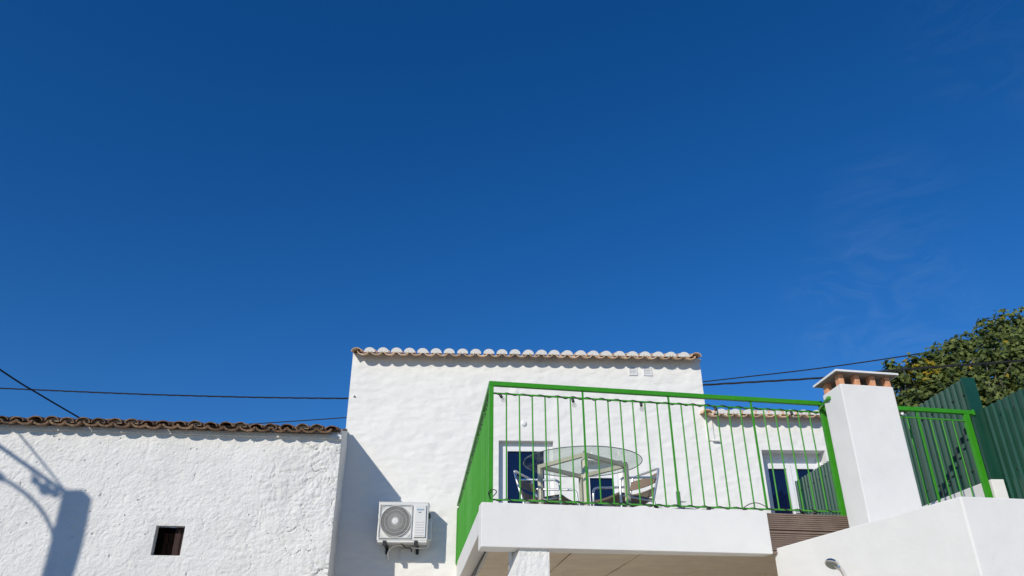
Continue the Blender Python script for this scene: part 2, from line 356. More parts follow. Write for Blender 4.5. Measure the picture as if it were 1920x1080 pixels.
w.add([fp(-1.745,-5,0), fp(6.15,-5,0), fp(6.15,-5,5.5), fp(3.9,-5,5.5), fp(3.9,-5,6.4), fp(-1.745,-5,6.4)], [tuple(range(6))])
wall = w.build('wall', 'plaster_main', house, smooth=True)

def tile_mesh(name, hw, h, L, up, mats, plug=False, th=0.013, seg=8, taper=0.86, inset=None):
    b = MB(); rows = []
    for (y, k) in ((0.0, 1.0), (L, taper)):
        for rr in (0, th):
            a_, h_ = (hw-rr)*k, (h-rr)*k
            rows.append([(a_*math.cos(math.pi*i/seg), y, (1 if up else -1)*h_*math.sin(math.pi*i/seg)) for i in range(seg+1)])
    vs = sum(rows, []); n = seg+1; fs = []
    for i in range(seg):
        fs += [(i, i+1, 2*n+i+1, 2*n+i), (n+i, 3*n+i, 3*n+i+1, n+i+1), (i, n+i, n+i+1, i+1), (2*n+i, 2*n+i+1, 3*n+i+1, 3*n+i)]
    fs += [(0, 2*n, 3*n, n), (seg, n+seg, 3*n+seg, 2*n+seg)]
    b.add(vs, fs)
    if plug:
        a_, h_ = hw+0.003, h+0.003; lo = plug
        y0 = -0.007
        if inset: a_, h_, y0 = hw-0.012, h-0.024, inset
        pr = [(a_*math.cos(math.pi*i/seg), h_*math.sin(math.pi*i/seg)) for i in range(seg+1)]
        pr = [(a_*0.98, lo)] + [p for p in pr if p[1] > lo] + [(-a_*0.98, lo)]
        k = len(pr)
        b.add([(x, y0, z) for x, z in pr]+[(x*0.97, y0+0.057, z*0.97) for x, z in pr],
              [tuple(range(k)), tuple(range(k, 2*k))[::-1]]+[(i, (i+1) % k, (i+1) % k+k, i+k) for i in range(k)], 1)
    return b.mesh(name, mats, smooth=True)
def eave(roof, org, t, out, slope, s_cov, zc, overhang, chan_me, cov_me, open_me=None, jit=0.0, rows=2, rise=0.0, s_ref=0.0, setback=0.012):
    up = Z*math.cos(slope)+out*math.sin(slope); back = -out*math.cos(slope)+Z*math.sin(slope); p = s_cov[1]-s_cov[0]
    for r in range(rows):
        step = r*0.30
        for k in range(len(s_cov)+1):
            if k == 0 or k == len(s_cov): continue
            s = s_cov[k]-p/2+random.uniform(-jit, jit)
            o = org+t*s+out*overhang+Z*(zc+rise*(s-s_ref)+random.uniform(-jit, jit)*0.5)+back*(step+random.uniform(-jit, jit))+up*(0.010*r)
            a = random.uniform(-jit, jit)*2.5; tt = t*math.cos(a)+up*math.sin(a); uu = up*math.cos(a)-t*math.sin(a)
            inst('roof_tile', chan_me, roof, frame4(o, tt, back, uu))
        for k, s in enumerate(s_cov):
            s = s+random.uniform(-jit, jit)
            o = org+t*s+out*overhang+Z*(zc-0.006+rise*(s-s_ref)+random.uniform(-jit, jit)*0.5)+back*(step+setback+random.uniform(-jit, jit))+up*(0.014*r)
            a = random.uniform(-jit, jit)*2.5; tt = t*math.cos(a)+up*math.sin(a); uu = up*math.cos(a)-t*math.sin(a)
            me = cov_me if (r == 0 and (open_me is None or 0 < k < len(s_cov)-1)) else (open_me or cov_me)
            if isinstance(me, list): me = random.choice(me)
            inst('roof_tile', me, roof, frame4(o, tt, back, uu))
def roof_slab(parent, org, t, out, slope, s0, s1, z, n0, n1, mat, rise=0.0):
    b = MB(); q = lambda s, n, dz: org+t*s-out*n+Z*(z+rise*s+n*math.tan(slope)+dz)
    b.add([q(s, n, dz) for dz in (0, 0.05) for (s, n) in ((s0,n0),(s1,n0),(s1,n1),(s0,n1))],
          [(0,1,2,3),(4,5,6,7),(0,1,5,4),(1,2,6,5),(2,3,7,6),(3,0,4,7)])
    return b.build('roof', mat, parent)
ch_new = tile_mesh('channel_tile', 0.092, 0.060, 0.42, False, ['tile_new'], th=0.018)
cv_new = tile_mesh('cover_tile', 0.084, 0.066, 0.42, True, ['tile_new', 'mortar_white'], plug=-0.008)
cv_open = tile_mesh('cover_tile_open', 0.084, 0.066, 0.42, True, ['tile_new'])
OV = 0.20
def s_at(px, py, out): 
    q = atp(px, py, fp(0, out, 0), FN); return float((q-FP0)@FT), float(q[2])
s0, z0 = s_at(668.5, 651, OV); s1, z1 = s_at(1306, 660, OV)
zc_main = (z0+z1)/2-0.066
roof1 = roof_slab(house, FP0, FT, FO, R(16), -1.75, 3.93, zc_main-0.02, 0.02, 5.0, 'tile_new')
eave(roof1, FP0, FT, FO, R(16), list(np.linspace(s0, s1, 27)), zc_main, OV, ch_new, cv_new, cv_open, jit=0.0035)
s0, z0 = s_at(1327, 766, OV); pitch = 0.2175
sw = [s0+pitch*k for k in range(11)]
roof2 = roof_slab(house, FP0, FT, FO, R(14), 3.93, 6.15, z0-0.066-0.02, 0.02, 4.0, 'tile_new', rise=0.0)
eave(roof2, FP0, FT, FO, R(14), sw, z0-0.066, OV, ch_new, cv_new, cv_open, jit=0.004)
# plaster corner strip with its ledge
b = MB(); b.obox(fp(3.925, 0.012, 5.20), FT*0.05, FO*0.012, Z*0.19); b.build('corner_strip', 'plaster_main', house, bevel=0.004)
b = MB(); b.obox(fp(3.99, 0.03, 5.005), FT*0.055, FO*0.03, Z*0.010); b.build('drip_ledge', 'plaster_main', house, bevel=0.004)

def door(op, leaves, transom, name='door', handle_side=1):
    a, bb, c, d, rv = op; fw = 0.065
    f = MB(); y = -rv+0.03
    P = lambda s, o, z: fp(s, y+o, z)
    for (x0, x1, zz0, zz1) in ((a, a+fw, c, d), (bb-fw, bb, c, d), (a+fw, bb-fw, d-fw, d)):
        f.obox(P((x0+x1)/2, 0, (zz0+zz1)/2), FT*(x1-x0)/2, FO*0.035, Z*(zz1-zz0)/2)
    top = d-fw
    if transom:
        f.obox(P((a+bb)/2, -0.01, top-transom/2), FT*((bb-a)/2-fw), FO*0.02, Z*(transom/2)); top -= transom
    fr = f.build(name, 'pvc', house)
    n = leaves; W = (bb-a-2*fw)/n
    for k in range(n):
        x0 = a+fw+W*k; x1 = x0+W; st = 0.075; l = MB()
        for (u0, u1, v0, v1) in ((x0+0.003, x0+st, c, top-0.003), (x1-st, x1-0.003, c, top-0.003), (x0+st, x1-st, top-st, top-0.003), (x0+st, x1-st, c, c+0.12)):
            l.obox(P((u0+u1)/2, 0.018, (v0+v1)/2), FT*(u1-u0)/2, FO*0.03, Z*(v1-v0)/2)
        l.build('door_leaf', 'pvc', fr)
        gl = MB(); gl.obox(P((x0+x1)/2, 0.006, (c+0.12+top-st)/2), FT*(W/2-st+0.005), FO*0.006, Z*((top-st-c-0.12)/2+0.005)); gl.build('glass_pane', 'glass_dark', fr)
    hs = a+fw+W*(n-1)+0.04 if n > 1 else (bb-fw-0.04 if handle_side > 0 else a+fw+0.04)
    h = MB(); h.obox(P(hs, 0.055, c+1.05), FT*0.014, FO*0.008, Z*0.07); h.bar(P(hs, 0.085, c+1.07), P(hs-0.10*handle_side, 0.085, c+1.07), 0.016)
    h.bar(P(hs, 0.05, c+1.07), P(hs, 0.09, c+1.07), 0.014); h.build('door_handle', 'alu', fr)
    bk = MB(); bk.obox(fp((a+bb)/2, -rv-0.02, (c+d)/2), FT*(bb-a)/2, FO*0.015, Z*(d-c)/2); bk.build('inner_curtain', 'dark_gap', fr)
door(DOORS[0], 1, 0.0); door(DOORS[1], 1, 0.10); door(DOORS[2], 2, 0.10)
# two louvred vents under the eave
for (xa, ya, xb, yb) in ((1178, 687.5, 1195, 704), (1205, 688, 1222.5, 704.5)):
    sa, za = s_at(xa, ya, 0.01); sb, zb = s_at(xb, yb, 0.01); sc, zc = (sa+sb)/2, (za+zb)/2; hw_, hh = abs(sb-sa)/2, abs(za-zb)/2
    v = MB()
    for k in (-1, 1): v.obox(fp(sc+k*(hw_-0.008), 0.010, zc), FT*0.008, FO*0.010, Z*hh); v.obox(fp(sc, 0.010, zc+k*(hh-0.007)), FT*(hw_-0.016), FO*0.010, Z*0.007)
    v.obox(fp(sc, 0.004, zc), FT*(hw_-0.016), FO*0.004, Z*(hh-0.014))
    ve = v.build('vent', 'pvc', house)
    for k in range(5):
        zz = zc-hh+0.026+(2*hh-0.05)*k/4
        l = MB(); l.obox(fp(sc, 0.012, zz), FT*(hw_-0.017), FO*0.006+Z*-0.008, Z*0.004+FO*0.002); l.build('slat', 'pvc', ve)
s_, z_ = s_at(982, 794, 0); b = MB(); b.lathe(fp(s_, 0.0, z_), FO, [(0.045, 0), (0.045, 0.014), (0.035, 0.022), (0.002, 0.024)], 18); b.build('junction_cover', 'pvc', house, smooth=True)
s_, z_ = s_at(664, 743, 0); b = MB(); b.lathe(fp(s_, 0.0, z_), FO, [(0.018, 0), (0.014, 0.03), (0.002, 0.032)], 10); b.build('pipe_stub', 'galv', house, smooth=True)

# ------------------------------------------------------------------ old low house on the left
LA = 7.3; LT = tdir(LA); LN = ndir(LA); LO = -LN
LC = np.array([-2.368, 10.371, 0.0])
def lp(s, out, z): return LC+LT*s+LO*out+Z*z
old = thing('old_house', lp(-3, 0, 0), 'low old whitewashed house with lumpy walls and weathered lichen-stained roof tiles', 'house')
LTOP = 4.80
WIN = [(-2.205, -1.850, 3.10, 3.462, 0.13)]
def disp_old(S, ZZ):
    rg = np.clip((S+1.6)/1.2, 0, 1)                                  # rougher towards the corner
    top = np.clip((LTOP-0.10-ZZ)/0.12, 0.12, 1)                      # smoother band under the eave
    d = 0.030*vnoise(S*1.3, ZZ*1.5, 11)+0.014*vnoise(S*3.3, ZZ*3.7, 12)
    wx = 0.6*vnoise(S*6, ZZ*6, 19); wy = 0.6*vnoise(S*6+9, ZZ*6, 20)
    a = np.abs(vnoise(S*9+wx*2, ZZ*10+wy*2, 13)); a2 = np.abs(vnoise(S*19+ZZ*9+wx*3, ZZ*17-S*8+wy*3, 14))
    mk = np.clip(0.55+1.5*vnoise(S*1.7, ZZ*2.1, 27), 0.1, 1.2)
    d += ((0.004+0.013*rg)*(a*2-0.4)*top + (0.004+0.008*rg)*(a2*2-0.4)*top)*mk
    d += (0.0070+0.0060*rg)*(0.5+mk*0.5)*vnoise((S+ZZ*0.5)*50, (ZZ-S*0.3)*70, 15)*top + 0.004*vnoise((S+ZZ)*24, (ZZ-S)*50, 22)*top
    cr = np.abs(vnoise(S*2.4+wx, ZZ*2.1+wy, 16)); d -= 0.022*rg*np.clip(1-cr/0.016, 0, 1)
    cr = np.abs(vnoise(S*3.9+wy, ZZ*3.1+wx, 21)); d -= 0.007*np.clip(1-cr/0.013, 0, 1)*top
    pit = vnoise(S*26, ZZ*26, 17); d -= 0.020*np.clip((pit-0.455)/0.03, 0, 1)*top
    edge = np.clip(-S/0.10, 0, 1); d -= 0.020*(1-edge)*(0.6+vnoise(ZZ*5, ZZ*0+3, 18))
    return d
w = MB()
sl = lines(-5.6, 0.0, 0.013, [WIN[0][0], WIN[0][1]]); zl = lines(2.50, LTOP, 0.013, [WIN[0][2], WIN[0][3]])
wall_grid(w, LC, LT, LO, sl, zl, disp_old, WIN)
w.add([lp(-8,0,0), lp(0,0,0), lp(0,0,2.5), lp(-8,0,2.5)], [(0,1,2,3)])
w.add([lp(-8,0,2.5), lp(-5.6,0,2.5), lp(-5.6,0,LTOP), lp(-8,0,LTOP)], [(0,1,2,3)])
# right-hand flank, running back to the facade of the taller house
E0 = lp(0, 0, 0); E1 = fp(-1.705, -0.02, 0)
fl = E1-E0; fl_n = np.linalg.norm(fl[:2]); NS, NZ = 24, 70
sg = np.linspace(0, 1, NS); zg = np.linspace(2.4, 1, 2)
Sg, Zg = np.meshgrid(sg, np.linspace(0, 1, NZ), indexing='ij')
D0 = disp_old(np.zeros(NZ), 2.5+np.linspace(0, 1, NZ)*(LTOP-2.5))
fo = np.array([fl[1], -fl[0], 0])/fl_n; base = len(w.v)
for i in range(NS):
    for j in range(NZ):
        zt = LTOP-0.02+0.33*sg[i]; zz = 2.5+(zt-2.5)*j/(NZ-1); k = sg[i]
        dsp = (0.02*vnoise(np.array([k*6.0]), np.array([zz*5]), 31)[0]+0.012*vnoise(np.array([k*18.]), np.array([zz*14]), 32)[0])*min(1, k*6)
        p = E0+fl*k+fo*dsp+LO*D0[j]*(1-k)**2; w.v.append((p[0], p[1], zz))
for i in range(NS-1):
    for j in range(NZ-1):
        q = base+i*NZ+j; w.f.append((q, q+NZ, q+NZ+1, q+1)); w.m.append(0)
w.add([E0, E1, E1+Z*2.5, E0+Z*2.5], [(0,1,2,3)])
w.add([lp(-8,0,0), lp(-8,-4,0), lp(-8,-4,LTOP+1.2), lp(-8,0,LTOP)], [(0,1,2,3)])
old_wall = w.build('wall', 'plaster_old', old, smooth=True)
ch_old = tile_mesh('old_channel_tile', 0.106, 0.066, 0.42, False, ['tile_old'], th=0.026)
cv_old = [tile_mesh('old_cover_tile', 0.090, 0.064, 0.42, True, ['tile_old', 'mortar_old'], th=0.013, plug=-0.005, inset=0.045), tile_mesh('old_cover_tile_open', 0.092, 0.062, 0.42, True, ['tile_old'], th=0.014), tile_mesh('old_cover_tile_low', 0.086, 0.054, 0.42, True, ['tile_old'], th=0.012)]
OVL = 0.155
def sl_at(px, py, out):
    q = atp(px, py, lp(0, out, 0), LN); return float((q-LC)@LT), float(q[2])
sa, za = sl_at(2, 778, OVL); sb, zb = sl_at(622, 797, OVL); pl = (sb-sa)/21; rise = (zb-za)/(sb-sa)
sc_old = [sb-pl*k for k in range(28)][::-1]
roof3 = roof_slab(old, LC, LT, LO, R(17), -6.2, -0.02, zb-0.052, -0.02, 1.0, 'tile_old')
eave(roof3, LC, LT, LO, R(12), sc_old, zb-0.052, OVL, ch_old, cv_old, None, jit=0.014, rise=rise, s_ref=sb, setback=0.045)
b = MB(); b.obox(lp(-3.3, -0.02, zb-0.125), LT*3.3, LO*0.05, Z*0.03); b.build('eave_mortar', 'plaster_old', old)
# small window with an old timber shutter, left boards coloured as recess shade
a, bb, c, d, rv = WIN[0]
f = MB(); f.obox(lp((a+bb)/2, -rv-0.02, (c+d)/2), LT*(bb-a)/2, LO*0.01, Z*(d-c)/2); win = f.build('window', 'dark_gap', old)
for (x0, x1, o) in ((a+0.002, a+0.145, -rv+0.012), (a+0.150, a+0.215, -rv+0.006), (a+0.220, bb-0.002, -rv+0.014)):
    p = MB(); p.obox(lp((x0+x1)/2, o-0.01, (c+d)/2), LT*(x1-x0)/2, LO*0.012, Z*((d-c)/2-0.003)); p.build('shutter_board', 'timber_old' if x1 > a+0.3 else 'timber_shade', win)
p = MB(); p.bar(lp(a+0.275, -0.085, c+0.004), lp(a+0.275, -0.085, d-0.004), 0.010); p.build('window_bar', 'timber_old', win)

# ------------------------------------------------------------------ air conditioner
AO = 0.375
def ac_at(px, py, o=AO): return s_at(px, py, o)
sL, zT = ac_at(711, 942.5); sR, _ = ac_at(804, 942.5); _, zB = ac_at(705, 1013)
acx, acz, ahw, ahh = (sL+sR)/2, (zT+zB)/2, (sR-sL)/2, (zT-zB)/2
ac = thing('air_conditioner', fp(acx, 0.2, zB), 'white split-system outdoor air conditioner unit bracketed on the facade', 'air conditioner')
A = lambda s, o, z: fp(acx+s, o, acz+z)
b = MB(); b.obox(A(0, AO-0.14, 0), FT*ahw, FO*0.135, Z*ahh); b.build('casing', 'ac', ac, bevel=0.012)
b = MB(); b.obox(A(0, AO-0.145, ahh+0.006), FT*(ahw+0.006), FO*0.142, Z*0.008); b.build('lid', 'ac', ac, bevel=0.004)
b = MB(); b.obox(A(0, AO-0.13, -ahh-0.012), FT*(ahw-0.01), FO*0.12, Z*0.012); b.build('base_pan', 'ac', ac)
fx = -0.105; fr = 0.212
b = MB(); b.lathe(A(fx, AO+0.000, 0.0), FO, [(fr+0.004, 0.0), (fr+0.004, 0.001)], 40); b.build('fan_opening', 'ac_dark', ac)
b = MB()
for k in range(3):                                                        # fan blades behind the guard
    t0 = k*2.094
    pts = []
    for rr in (0.05, 0.13, 0.19):
        for dt in (0, 0.9):
            tt = t0+dt+rr*2; pts.append(A(fx+rr*math.cos(tt), AO+0.003+0.004*dt, rr*math.sin(tt)))
    b.add(pts, [(0,1,3,2), (2,3,5,4)])
b.build('fan_blade', 'ac_dark', ac)
b = MB()
for k in range(44):
    t0 = 2*math.pi*k/44; pts = [A(fx+rr*math.cos(t0+1.1*(rr/fr)**1.2), AO+0.016, rr*math.sin(t0+1.1*(rr/fr)**1.2)) for rr in np.linspace(0.045, fr, 6)]
    b.tube(pts, 0.0027, 4)
for rr in (0.10, 0.155, fr):
    b.tube([A(fx+rr*math.cos(t), AO+0.016, rr*math.sin(t)) for t in np.linspace(0, 2*math.pi, 37)], 0.0020 if rr < fr else 0.006, 4, cap=False)
for sx in (-1, 1):                                                        # corner lattice of the square guard
    for sz in (-1, 1):
        for k in range(4):
            o1 = 0.150+k*0.02
            b.tube([A(fx+sx*o1, AO+0.014, sz*0.222), A(fx+sx*0.222, AO+0.014, sz*o1)], 0.0025, 4)
sq = [A(fx+x, AO+0.014, z) for x, z in ((-.226,-.226),(.226,-.226),(.226,.226),(-.226,.226),(-.226,-.226))]
for i in range(4): b.tube([sq[i], sq[i+1]], 0.006, 6)
b.build('fan_guard', 'ac_grille', ac, smooth=True)
b = MB(); b.lathe(A(fx, AO+0.012, 0), FO, [(0.046, 0), (0.046, 0.008), (0.040, 0.014), (0.002, 0.017)], 24); b.build('fan_hub', 'ac', ac, smooth=True)
px_ = 0.240
b = MB(); b.obox(A(px_, AO+0.008, 0.005), FT*0.082, FO*0.010, Z*0.222); pan = b.build('service_panel', 'ac', ac, bevel=0.008)
for k in range(6):
    b = MB(); b.obox(A(px_-0.004, AO+0.0195, -0.01-0.036*k), FT*0.060, FO*0.003, Z*0.006); b.build('louvre', 'ac_grille', pan, bevel=0.002)
b = MB(); x = -0.048
for wdt, hgt in ((0.014,0.022),(0.012,0.018),(0.006,0.024),(0.010,0.022),(0.013,0.018),(0.013,0.018)):
    b.obox(A(px_+x+wdt/2, AO+0.0186, 0.160), FT*wdt*0.42, FO*0.0008, Z*hgt*0.5); x += wdt+0.003
b.build('wordmark', 'blue_print', pan)
b = MB(); b.lathe(A(px_+0.046, AO+0.018, 0.160), FO, [(0.009, 0), (0.009, 0.0012)], 12); b.build('badge', 'grey_print', pan)
b = MB(); b.obox(A(px_-0.005, AO+0.0186, 0.122), FT*0.020, FO*0.0008, Z*0.008); b.build('rating_print', 'grey_print', pan)
b = MB(); b.obox(A(ahw+0.022, AO-0.17, -0.08), FT*0.026, FO*0.05, Z*0.15); b.build('valve_cover', 'ac', ac, bevel=0.012)
b = MB(); b.obox(A(ahw+0.014, AO-0.12, 0.10), FT*0.014, FO*0.03, Z*0.035); b.build('side_handle', 'ac_dark', ac, bevel=0.006)
for sx in (-0.235, 0.20):
    b = MB(); b.obox(A(sx, 0.20, -ahh-0.040), FT*0.020, FO*0.20, Z*0.014); b.obox(A(sx, 0.012, -ahh-0.085), FT*0.020, FO*0.011, Z*0.05)
    b.obox(A(sx, 0.395, -ahh-0.040), FT*0.026, FO*0.012, Z*0.032); b.build('bracket', 'black', ac)
def spline(pts, n=8):
    P = [np.array(p, float) for p in pts]; P = [2*P[0]-P[1]]+P+[2*P[-1]-P[-2]]; out = []
    for i in range(1, len(P)-2):
        for k in range(n):
            t = k/n; out.append(0.5*((2*P[i])+(-P[i-1]+P[i+1])*t+(2*P[i-1]-5*P[i]+4*P[i+1]-P[i+2])*t*t+(-P[i-1]+3*P[i]-3*P[i+1]+P[i+2])*t**3))
    out.append(P[-2]); return out
b = MB(); b.tube(spline([A(ahw+0.01, AO-0.2, -0.20), A(ahw-0.02, 0.10, -ahh-0.05), A(0.08, 0.12, -ahh-0.055), A(-0.04, 0.20, -ahh-0.035), A(-0.16, 0.22, -ahh-0.075), A(-0.205, 0.14, -ahh-0.15), A(-0.20, 0.03, -ahh-0.22), A(-0.195, -0.03, -ahh-0.24)]), 0.011, 8)
b.build('refrigerant_pipe', 'pipe_white', ac, smooth=True)
b = MB(); b.tube(spline([A(-0.02, 0.25, -ahh-0.02), A(0.05, 0.20, -ahh-0.07), A(0.11, 0.12, -ahh-0.065), A(0.12, 0.03, -ahh-0.10), A(0.12, -0.02, -ahh-0.13)]), 0.008, 8); b.build('power_lead', 'black', ac, smooth=True)
b = MB(); b.obox(A(0.06, 0.016, -ahh-0.14), FT*0.10, FO*0.016, Z*0.085); b.build('trunking_box', 'pipe_white', ac, bevel=0.004)

# ------------------------------------------------------------------ terrace
ZF = 2.95; RZ = 4.0
RL = atz(921, 719.5, RZ); RR = atz(1539, 757, RZ); RB = atz(857.6, 953, RZ)
TA = math.degrees(math.atan2(*(RR-RL)[[1, 0]])); TT = tdir(TA); TO = -ndir(TA)         # along the terrace front, outwards
SL = np.array([-0.257, 6.373, 0]); 
def tp(s, out, z): return SL+TT*s+TO*out+Z*z                                           # terrace front frame
sm = float((np.array([2.193, 6.912, 0])-SL)@TT); s_deck = float((np.array([3.0, 7.05, 0])-SL)@TT)
terrace = thing('terrace', tp(1.2, -1, 0), 'raised white terrace slab on a rough white pillar in front of the house', 'terrace')
sdv = fp(0.009, 0, 0)-SL; sd_len = np.linalg.norm(sdv); SD = sdv/sd_len                 # along the terrace's left side
SDN = np.array([-SD[1], SD[0], 0])                                                      # points to the left, outwards
# fascia beam along the front
b = MB(); b.prism([tp(0,0,0), tp(sm,0,0), tp(sm,-0.16,0), tp(0.0,-0.16,0)], [2.600,2.600,2.600,2.585], ZF)
b.build('fascia', 'plaster_smooth', terrace, bevel=0.006)
# left side band
q0 = atp(895, 1007, SL, SDN); q1 = atp(862.5, 1080, SL, SDN); dd0, dd1 = (q0-SL)@SD, (q1-SL)@SD
zb0, zb1 = q0[2], q1[2]; slope_b = (zb1-zb0)/(dd1-dd0)
b = MB(); w_ = 0.14
P = [SL+SD*0.165, SL+SD*sd_len, SL+SD*sd_len-SDN*w_, SL+SD*0.165-SDN*w_]
P[0] = P[0]-SDN*0.004
zlo = [zb0, zb0+slope_b*(sd_len-dd0)]
b.prism(P, [zlo[0], zlo[1], zlo[1], zlo[0]], [ZF+0.005, 3.18, 3.18, ZF+0.005]); b.build('side_band', 'plaster_smooth', terrace, bevel=0.004)
# floor
right_end = tp(4.75, -0.05, 0)
b = MB(); fl0 = SL+SD*0.17-SDN*0.15; 
b.prism([fl0, tp(sm, -0.17, 0), tp(4.66, -0.17, 0), fp(5.1, 0.02, 0), fp(0.16, 0.02, 0)], 2.80, ZF-0.01)
b.build('floor_slab', 'concrete', terrace)
# soffit planks with open joints, running back to the house
zs = 2.70
jpx = [(925, 1060), (1037, 1050), (1051, 1058), (1145, 1060), (1255, 1062), (1362, 1064)]
js = sorted(float((atz(x, y, zs)-SL)@TT) for x, y in jpx)
js = [-0.9]+js+[js[-1]+0.5, js[-1]+1.0, js[-1]+1.55]
dirb = SD
for k in range(len(js)-1):
    g0, g1 = js[k]+0.004, js[k+1]-0.004+random.uniform(-0.002, 0.002); dz = random.uniform(-0.004, 0.006)
    def pp(s, far):
        base_ = SL+TT*s; o = 0.18 if not far else 5.1
        return base_+SD*o
    pl_ = [pp(g0, 0), pp(g1, 0), pp(g1, 1), pp(g0, 1)]
    def clip_left(p):
        dn = (p-SL)@SDN; return p-SDN*(dn+0.139) if dn > -0.139 else p
    pl_ = [clip_left(p) for p in pl_]
    if np.linalg.norm(pl_[0]-pl_[1]) < 0.02: continue
    n_ = 14; left = []; right = []
    for i in range(n_+1):
        t_ = i/n_; left.append(pl_[0]*(1-t_)+pl_[3]*t_+TT*random.uniform(-0.006, 0.003)); right.append(pl_[1]*(1-t_)+pl_[2]*t_+TT*random.uniform(-0.003, 0.006))
    b = MB(); b.prism(right+left[::-1], zs+dz, zs+dz+0.06); b.build('soffit_plank', 'soffit', terrace)
b = MB(); b.prism([tp(0.16, -0.165, 0), tp(sm+1.0, -0.165, 0), tp(sm+1.0, -0.30, 0), tp(0.16, -0.30, 0)], 2.655, 2.70); b.build('soffit_plank', 'soffit', terrace)
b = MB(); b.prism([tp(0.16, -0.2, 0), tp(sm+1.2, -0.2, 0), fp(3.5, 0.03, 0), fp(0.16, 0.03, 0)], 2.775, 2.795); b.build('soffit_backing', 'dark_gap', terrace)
# pillar below: battered rough front pier and the post behind it
pc = [float((atp(x, 1031, tp(0, -0.03, 0), TO)-SL)@TT) for x in (974.5, 1030)]
w = MB()
def pier_s(z): 
    k = (2.60-z); return pc[0]-0.30*min(k, 0.6), pc[1]
N1, N2 = 22, 60
def pier_face(org_s, fn, n1, n2, seed):
    base = len(w.v)
    for j in range(n2):
        z = 2.60*j/(n2-1)
        for i in range(n1):
            p = fn(i/(n1-1), z); k = 0.010*vnoise(np.array([i*0.55+seed]), np.array([z*17]), seed)[0]+0.006*vnoise(np.array([i*1.3+seed]), np.array([z*40]), seed+1)[0]
            e = 1 if 0 < i < n1-1 else 0
            p = p+TO*k*e; w.v.append((p[0], p[1], z))
    for j in range(n2-1):
        for i in range(n1-1):
            q = base+j*n1+i; w.f.append((q, q+1, q+1+n1, q+n1)); w.m.append(0)
pier_face(0, lambda u, z: tp(pier_s(z)[0]*(1-u)+pier_s(z)[1]*u, -0.035, 0), N1, N2, 41)
pier_face(0, lambda u, z: tp(pier_s(z)[0], -0.035-0.26*u, 0), 6, N2, 43)
pier_face(0, lambda u, z: tp(pier_s(z)[1], -0.035-0.26*u, 0), 6, N2, 45)
w.add([tp(pc[0], -0.035, 2.6), tp(pc[1], -0.035, 2.6), tp(pc[1], -0.3, 2.6), tp(pc[0], -0.3, 2.6)], [(0,1,2,3)])
w.build('pillar', 'plaster_rough', terrace, smooth=True)
rs_ = float((atp(959.5, 1055, tp(0, -0.30, 0), TO)-SL)@TT)
b = MB(); b.prism([tp(rs_, -0.30, 0), tp(pc[1]-0.02, -0.30, 0), tp(pc[1]-0.02, -0.55, 0), tp(rs_+0.02, -0.55, 0)], 0, 2.699); b.build('rear_post', 'plaster_rough', terrace)
# brown grooved boards that close the front beside the chimney
zz = ZF-0.004
for k, hgt in enumerate((0.145, 0.028, 0.145, 0.030)):
    b = MB(); prof = [(-0.030, zz-hgt+0.003)]; n_ = max(1, int(hgt/0.0165))
    for i in range(n_+1):
        zc_ = zz-hgt+0.003+(hgt-0.003)*i/n_
        if i > 0: prof += [(0.0 if k != 1 else -0.008, zc_-(hgt-0.003)/n_*0.25)] if i == n_ else [(0.0, zc_-(hgt/n_)*0.30), (-0.006, zc_-(hgt/n_)*0.28), (-0.006, zc_)]
        if i < n_: prof += [(0.0 if k != 1 else -0.008, zc_+0.0015)]
    prof += [(-0.030, zz)]
    m_ = len(prof)
    b.add([tp(s, o-0.004, z) for s in (sm+0.004, s_deck) for (o, z) in prof], [tuple(range(m_)), tuple(range(m_, 2*m_))[::-1]]+[(i, (i+1) % m_, (i+1) % m_+m_, i+m_) for i in range(m_)])
    b.build('deck_board', 'deck', terrace); zz -= hgt

# ------------------------------------------------------------------ white wall block (lower right)
WT = 2.65
W1 = np.array([2.235, 6.90, 0]); W2 = np.array([2.790, 4.860, 0]); W3 = W2+tdir(TA)*4.2; W4 = tp(3.6, 0.03, 0)+TT*1.6
w = MB()
b = MB(); b.prism([W1, W2, W3, W3+ndir(TA)*1.25, tp(4.6, 0.02, 0), tp(sm+0.12, 0.02, 0)], 0, WT)
me_wall = b.build('garden_wall', 'plaster_wall', None, bevel=0.010)
tag(me_wall, 'plain white rendered wall block rising under the chimney at lower right', 'wall')

# ------------------------------------------------------------------ chimney
CF = np.array([2.930, 6.50, 0]); CW, CD = 0.525, 0.33; ca = TA; ct = tdir(ca); cn = np.array([-0.035, 0.30, 0]); cn /= np.linalg.norm(cn)
chim = thing('chimney', CF+ct*CW/2+cn*CD/2+Z*WT, 'square white barbecue chimney with thin slab cap on orange bricks', 'chimney')
b = MB(); b.prism([CF, CF+ct*CW, CF+ct*CW+cn*CD, CF+cn*CD], WT-0.03, 4.004); b.build('stack', 'plaster_smooth', chim, bevel=0.008)
cp = lambda u, v, z: CF+ct*u+cn*v+Z*z
for (u, v) in ((0.028, 0.042), (0.185, 0.042), (0.340, 0.042), (0.490, 0.042), (0.035, CD-0.05), (0.19, CD-0.05), (0.34, CD-0.05), (0.480, CD-0.05)):
    b = MB(); a_ = random.uniform(-0.06, 0.06); x_, y_ = ct*math.cos(a_)+cn*math.sin(a_), cn*math.cos(a_)-ct*math.sin(a_)
    b.obox(cp(u, v, 4.003+0.048), x_*0.024, y_*0.036, Z*0.049); b.build('brick', 'brick', chim, bevel=0.004)
b = MB(); zt0, zt1 = 4.085, 4.085
b.obox(cp(CW/2, CD/2, 4.100+0.008), ct*(CW/2+0.045), cn*(CD/2+0.050), Z*0.008); cap = b.build('cap_slab', 'cap', chim, bevel=0.003)
b = MB()
